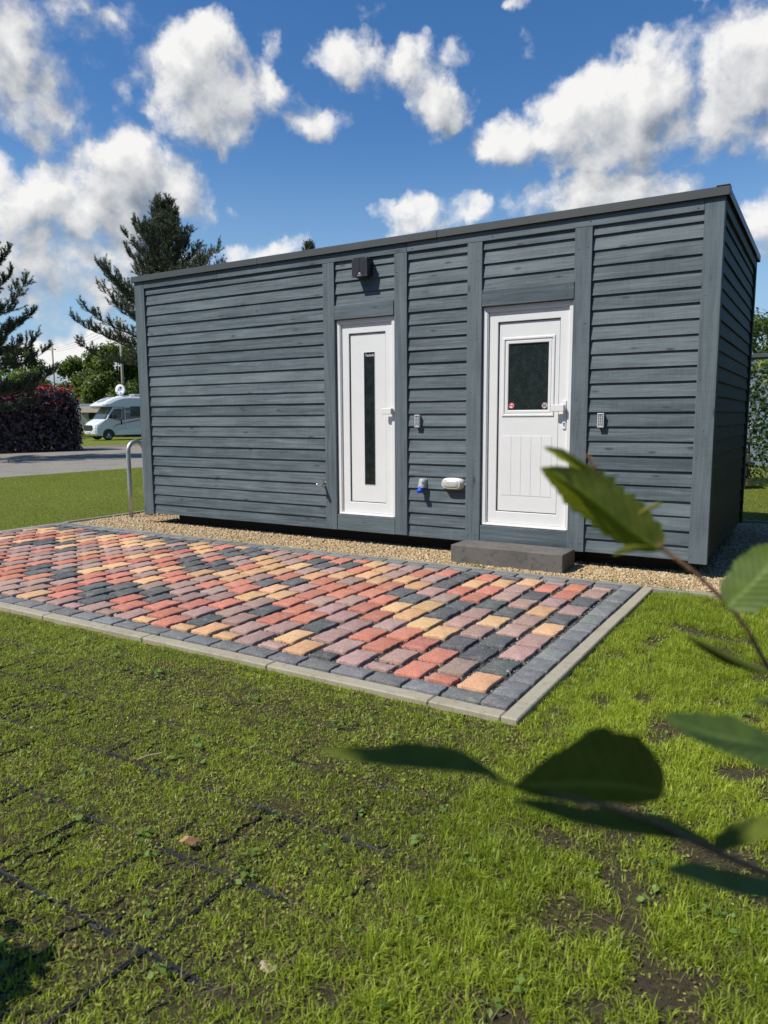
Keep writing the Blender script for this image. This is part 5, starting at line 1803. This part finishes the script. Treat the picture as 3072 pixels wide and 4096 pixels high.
def leaf(base, tip, s1, s2, mat, seed, curl=.0, fold=.0, label=None, teeth=15, jag=1.0, normal=None, wd=None):
    """hazel leaf: s1/s2 are the half-blade vectors on either side of the midrib"""
    rr = random.Random(seed)
    B, T, s1, s2 = Vector(base), Vector(tip), Vector(s1), Vector(s2)
    ax = T - B
    ln = ax.length
    axn = ax / ln
    if normal is not None:
        n0 = Vector(normal)
        n0 = (n0 - axn * n0.dot(axn)).normalized()
        sd = n0.cross(axn).normalized() * wd
        s1, s2 = sd, -sd
    nrm_ = axn.cross(s1 - s2).normalized()
    ns, nt = 56, 9
    V, UV = [], []
    for i in range(ns + 1):
        s = i / ns
        wdt = (s ** .48) * ((1 - s) ** .80) * 1.76 * (1 + .07 * math.sin(s * 9 + seed * 1.7) + .05 * math.sin(s * 21 + seed))
        wdt *= 1 - .10 * max(0, .12 - s) / .12
        tw = (s * teeth) % 1
        tooth = 1 + jag * (.17 * (1 - tw) + .10 * ((s * teeth * 3) % 1) * .5 - .06) * min(1, wdt * 1.6)
        mid = B + ax * s + nrm_ * (curl * ln * (s * s - s * .35)) + axn.cross(nrm_) * (.02 * ln * math.sin(s * 5 + seed))
        for j in range(-nt, nt + 1):
            tj = j / nt
            a = abs(tj)
            sv = s1 if tj > 0 else s2
            w_ = wdt * a * (tooth if a > .85 else 1.0)
            ph = s * 10 - a * wdt * 2.6
            pl = .018 * ln * abs(((ph) % 1) - .5) * a * (1 - .3 * a)
            p = mid + sv * w_ + axn * (a * wdt * .12 * ln) * .5 + nrm_ * (pl + fold * a * a * wdt * ln + .006 * ln * math.sin(7 * s + 3 * tj + seed))
            V.append(p + HO)
            UV.append((s, .5 + tj * .5 * max(.25, wdt)))
    m = 2 * nt + 1
    F = [(i * m + j, i * m + j + 1, (i + 1) * m + j + 1, (i + 1) * m + j) for i in range(ns) for j in range(2 * nt)]
    o = npmesh('leaf', np.array([tuple(v) for v in V]), np.array(F), mat, hz, uv=np.array(UV), smooth=True)
    if label: o['label'] = label
    return o


def cv(r, u, f):
    return CR * r + CU * u + CF * f


# twigs
def twig(pts, r):
    mb = MB()
    mb.tube([Vector(p) + HO for p in pts], r, 8)
    return mb.build('twig', 'twig', hz, smooth=True)


twig([(7.83, -5.62, .02), (7.74, -5.68, .62), (7.6376, -5.7516, 1.0243), (7.600, -5.8091, 1.1068), (7.574, -5.8286, 1.1604), (7.5617, -5.839, 1.1805), (7.5361, -5.8505, 1.2074), (7.5109, -5.8683, 1.2301), (7.4830, -5.8640, 1.2500), (7.4660, -5.8720, 1.2760), (7.4560, -5.8802, 1.2948)],
     [.0070, .0050, .0026, .0021, .0019, .0021, .0018, .0021, .0012, .0015, .0012])
twig([(7.4590, -5.8770, 1.2885), (7.4560, -5.8802, 1.2948), (7.4520, -5.8830, 1.3060), (7.4470, -5.8860, 1.3052)], [.0016, .0022, .0014, .0005])
twig([(7.80, -5.66, .02), (7.72, -5.82, .72), (7.6546, -5.9334, 1.0016), (7.6075, -6.0018, 1.0507), (7.5802, -6.0381, 1.0768), (7.5468, -6.0556, 1.095), (7.5189, -6.0763, 1.109), (7.4897, -6.1039, 1.1217), (7.4674, -6.1219, 1.132)],
     [.0065, .0048, .0030, .0024, .0022, .0017, .0014, .0011, .0008])
leaf((7.5109, -5.8683, 1.2301), (7.4290, -5.9425, 1.2995), cv(.029, .021, .014), cv(-.011, -.0125, .020), 'fg1', 1, -.06, jag=1.5, teeth=11)
leaf((7.4600, -5.8800, 1.2925), (7.4300, -5.9513, 1.3168), cv(.003, .0065, .014), cv(-.002, -.0035, .012), 'fg1', 2, -.16)
leaf((7.5040, -5.8725, 1.2320), (7.4755, -5.9126, 1.2300), cv(.000, .0040, .006), cv(.001, -.0040, .006), 'fg1', 3, -.28, label='small pale young leaf')
leaf((7.4956, -5.8905, 1.2590), (7.5125, -5.8859, 1.2720), cv(-.002, .0022, .003), cv(.002, -.0022, .003), 'fg1', 4, .1)
leaf((7.5625, -5.8665, 1.1860), (7.6010, -5.8616, 1.2420), cv(-.024, .017, -.004), cv(.020, -.016, .006), 'fg2', 5, .05, normal=cv(-.45, .50, -.75), wd=.028)
leaf((7.6040, -5.9411, 1.1600), (7.5500, -5.9909, 1.1925), cv(.001, .0045, .020), cv(-.001, -.0045, .020), 'fg3', 6, .06)
leaf((7.6180, -5.9851, 1.1245), (7.5475, -6.0567, 1.1616), cv(.004, .0125, .022), cv(-.003, -.0095, -.020), 'fg2', 7, .03, normal=cv(-.30, .85, -.55), wd=.024)
leaf((7.6063, -5.9866, 1.1563), (7.5935, -6.0046, 1.1623), cv(.000, .003, .008), cv(.000, -.003, .008), 'fg2', 8, .05)
leaf((7.5490, -6.0425, 1.1085), (7.4785, -6.1155, 1.1300), cv(.012, .044, -.006), cv(.004, -.0165, .004), 'fg3', 9, -.05, teeth=9, jag=.35)
leaf((7.4720, -6.1185, 1.1300), (7.3950, -6.1857, 1.1530), cv(.000, .0105, .022), cv(.000, -.0045, .022), 'fg3', 10, .22, jag=.6)
leaf((7.5802, -6.0381, 1.0768), (7.4810, -6.1261, 1.1240), cv(.001, .0055, .030), cv(-.001, -.0055, .028), 'fg3', 11, -.05)
leaf((7.6290, -6.0373, 1.0595), (7.5620, -6.0941, 1.0872), cv(.001, .0065, .026), cv(-.001, -.0070, .026), 'fg2', 12, .04)
leaf((7.5790, -6.0387, 1.0776), (7.6250, -6.0229, 1.1000), cv(-.002, .0045, .024), cv(.002, -.0050, .024), 'fg3', 13, .05)
# unseen sprays added above and behind the lens to shade the lower leaves
rs = random.Random(3)
twig([(7.15, -7.25, .0), (7.12, -7.05, .9), (7.10, -6.80, 1.55), (7.18, -6.60, 1.86), (7.26, -6.46, 1.95)], [.008, .006, .004, .003, .0015])
for (bx, by, bz), spread in (((7.51, -6.08, 1.115), .04), ((7.43, -6.15, 1.145), .035), ((7.53, -6.085, 1.10), .035)):
    for k in range(5):
        tt = .78 + .10 * k
        c = Vector((bx, by, bz)) + SUNV * tt + Vector((rs.uniform(-1, 1), rs.uniform(-1, 1), rs.uniform(-1, 1))) * spread
        a = Vector((rs.uniform(-1, 1), rs.uniform(-1, 1), rs.uniform(-.6, .2))).normalized()
        a = (a - SUNV * a.dot(SUNV) * .7).normalized()
        b_ = SUNV.cross(a).normalized() * .038
        leaf(c - a * .055, c + a * .055, b_, -b_, 'fg2', 20 + k, .05)
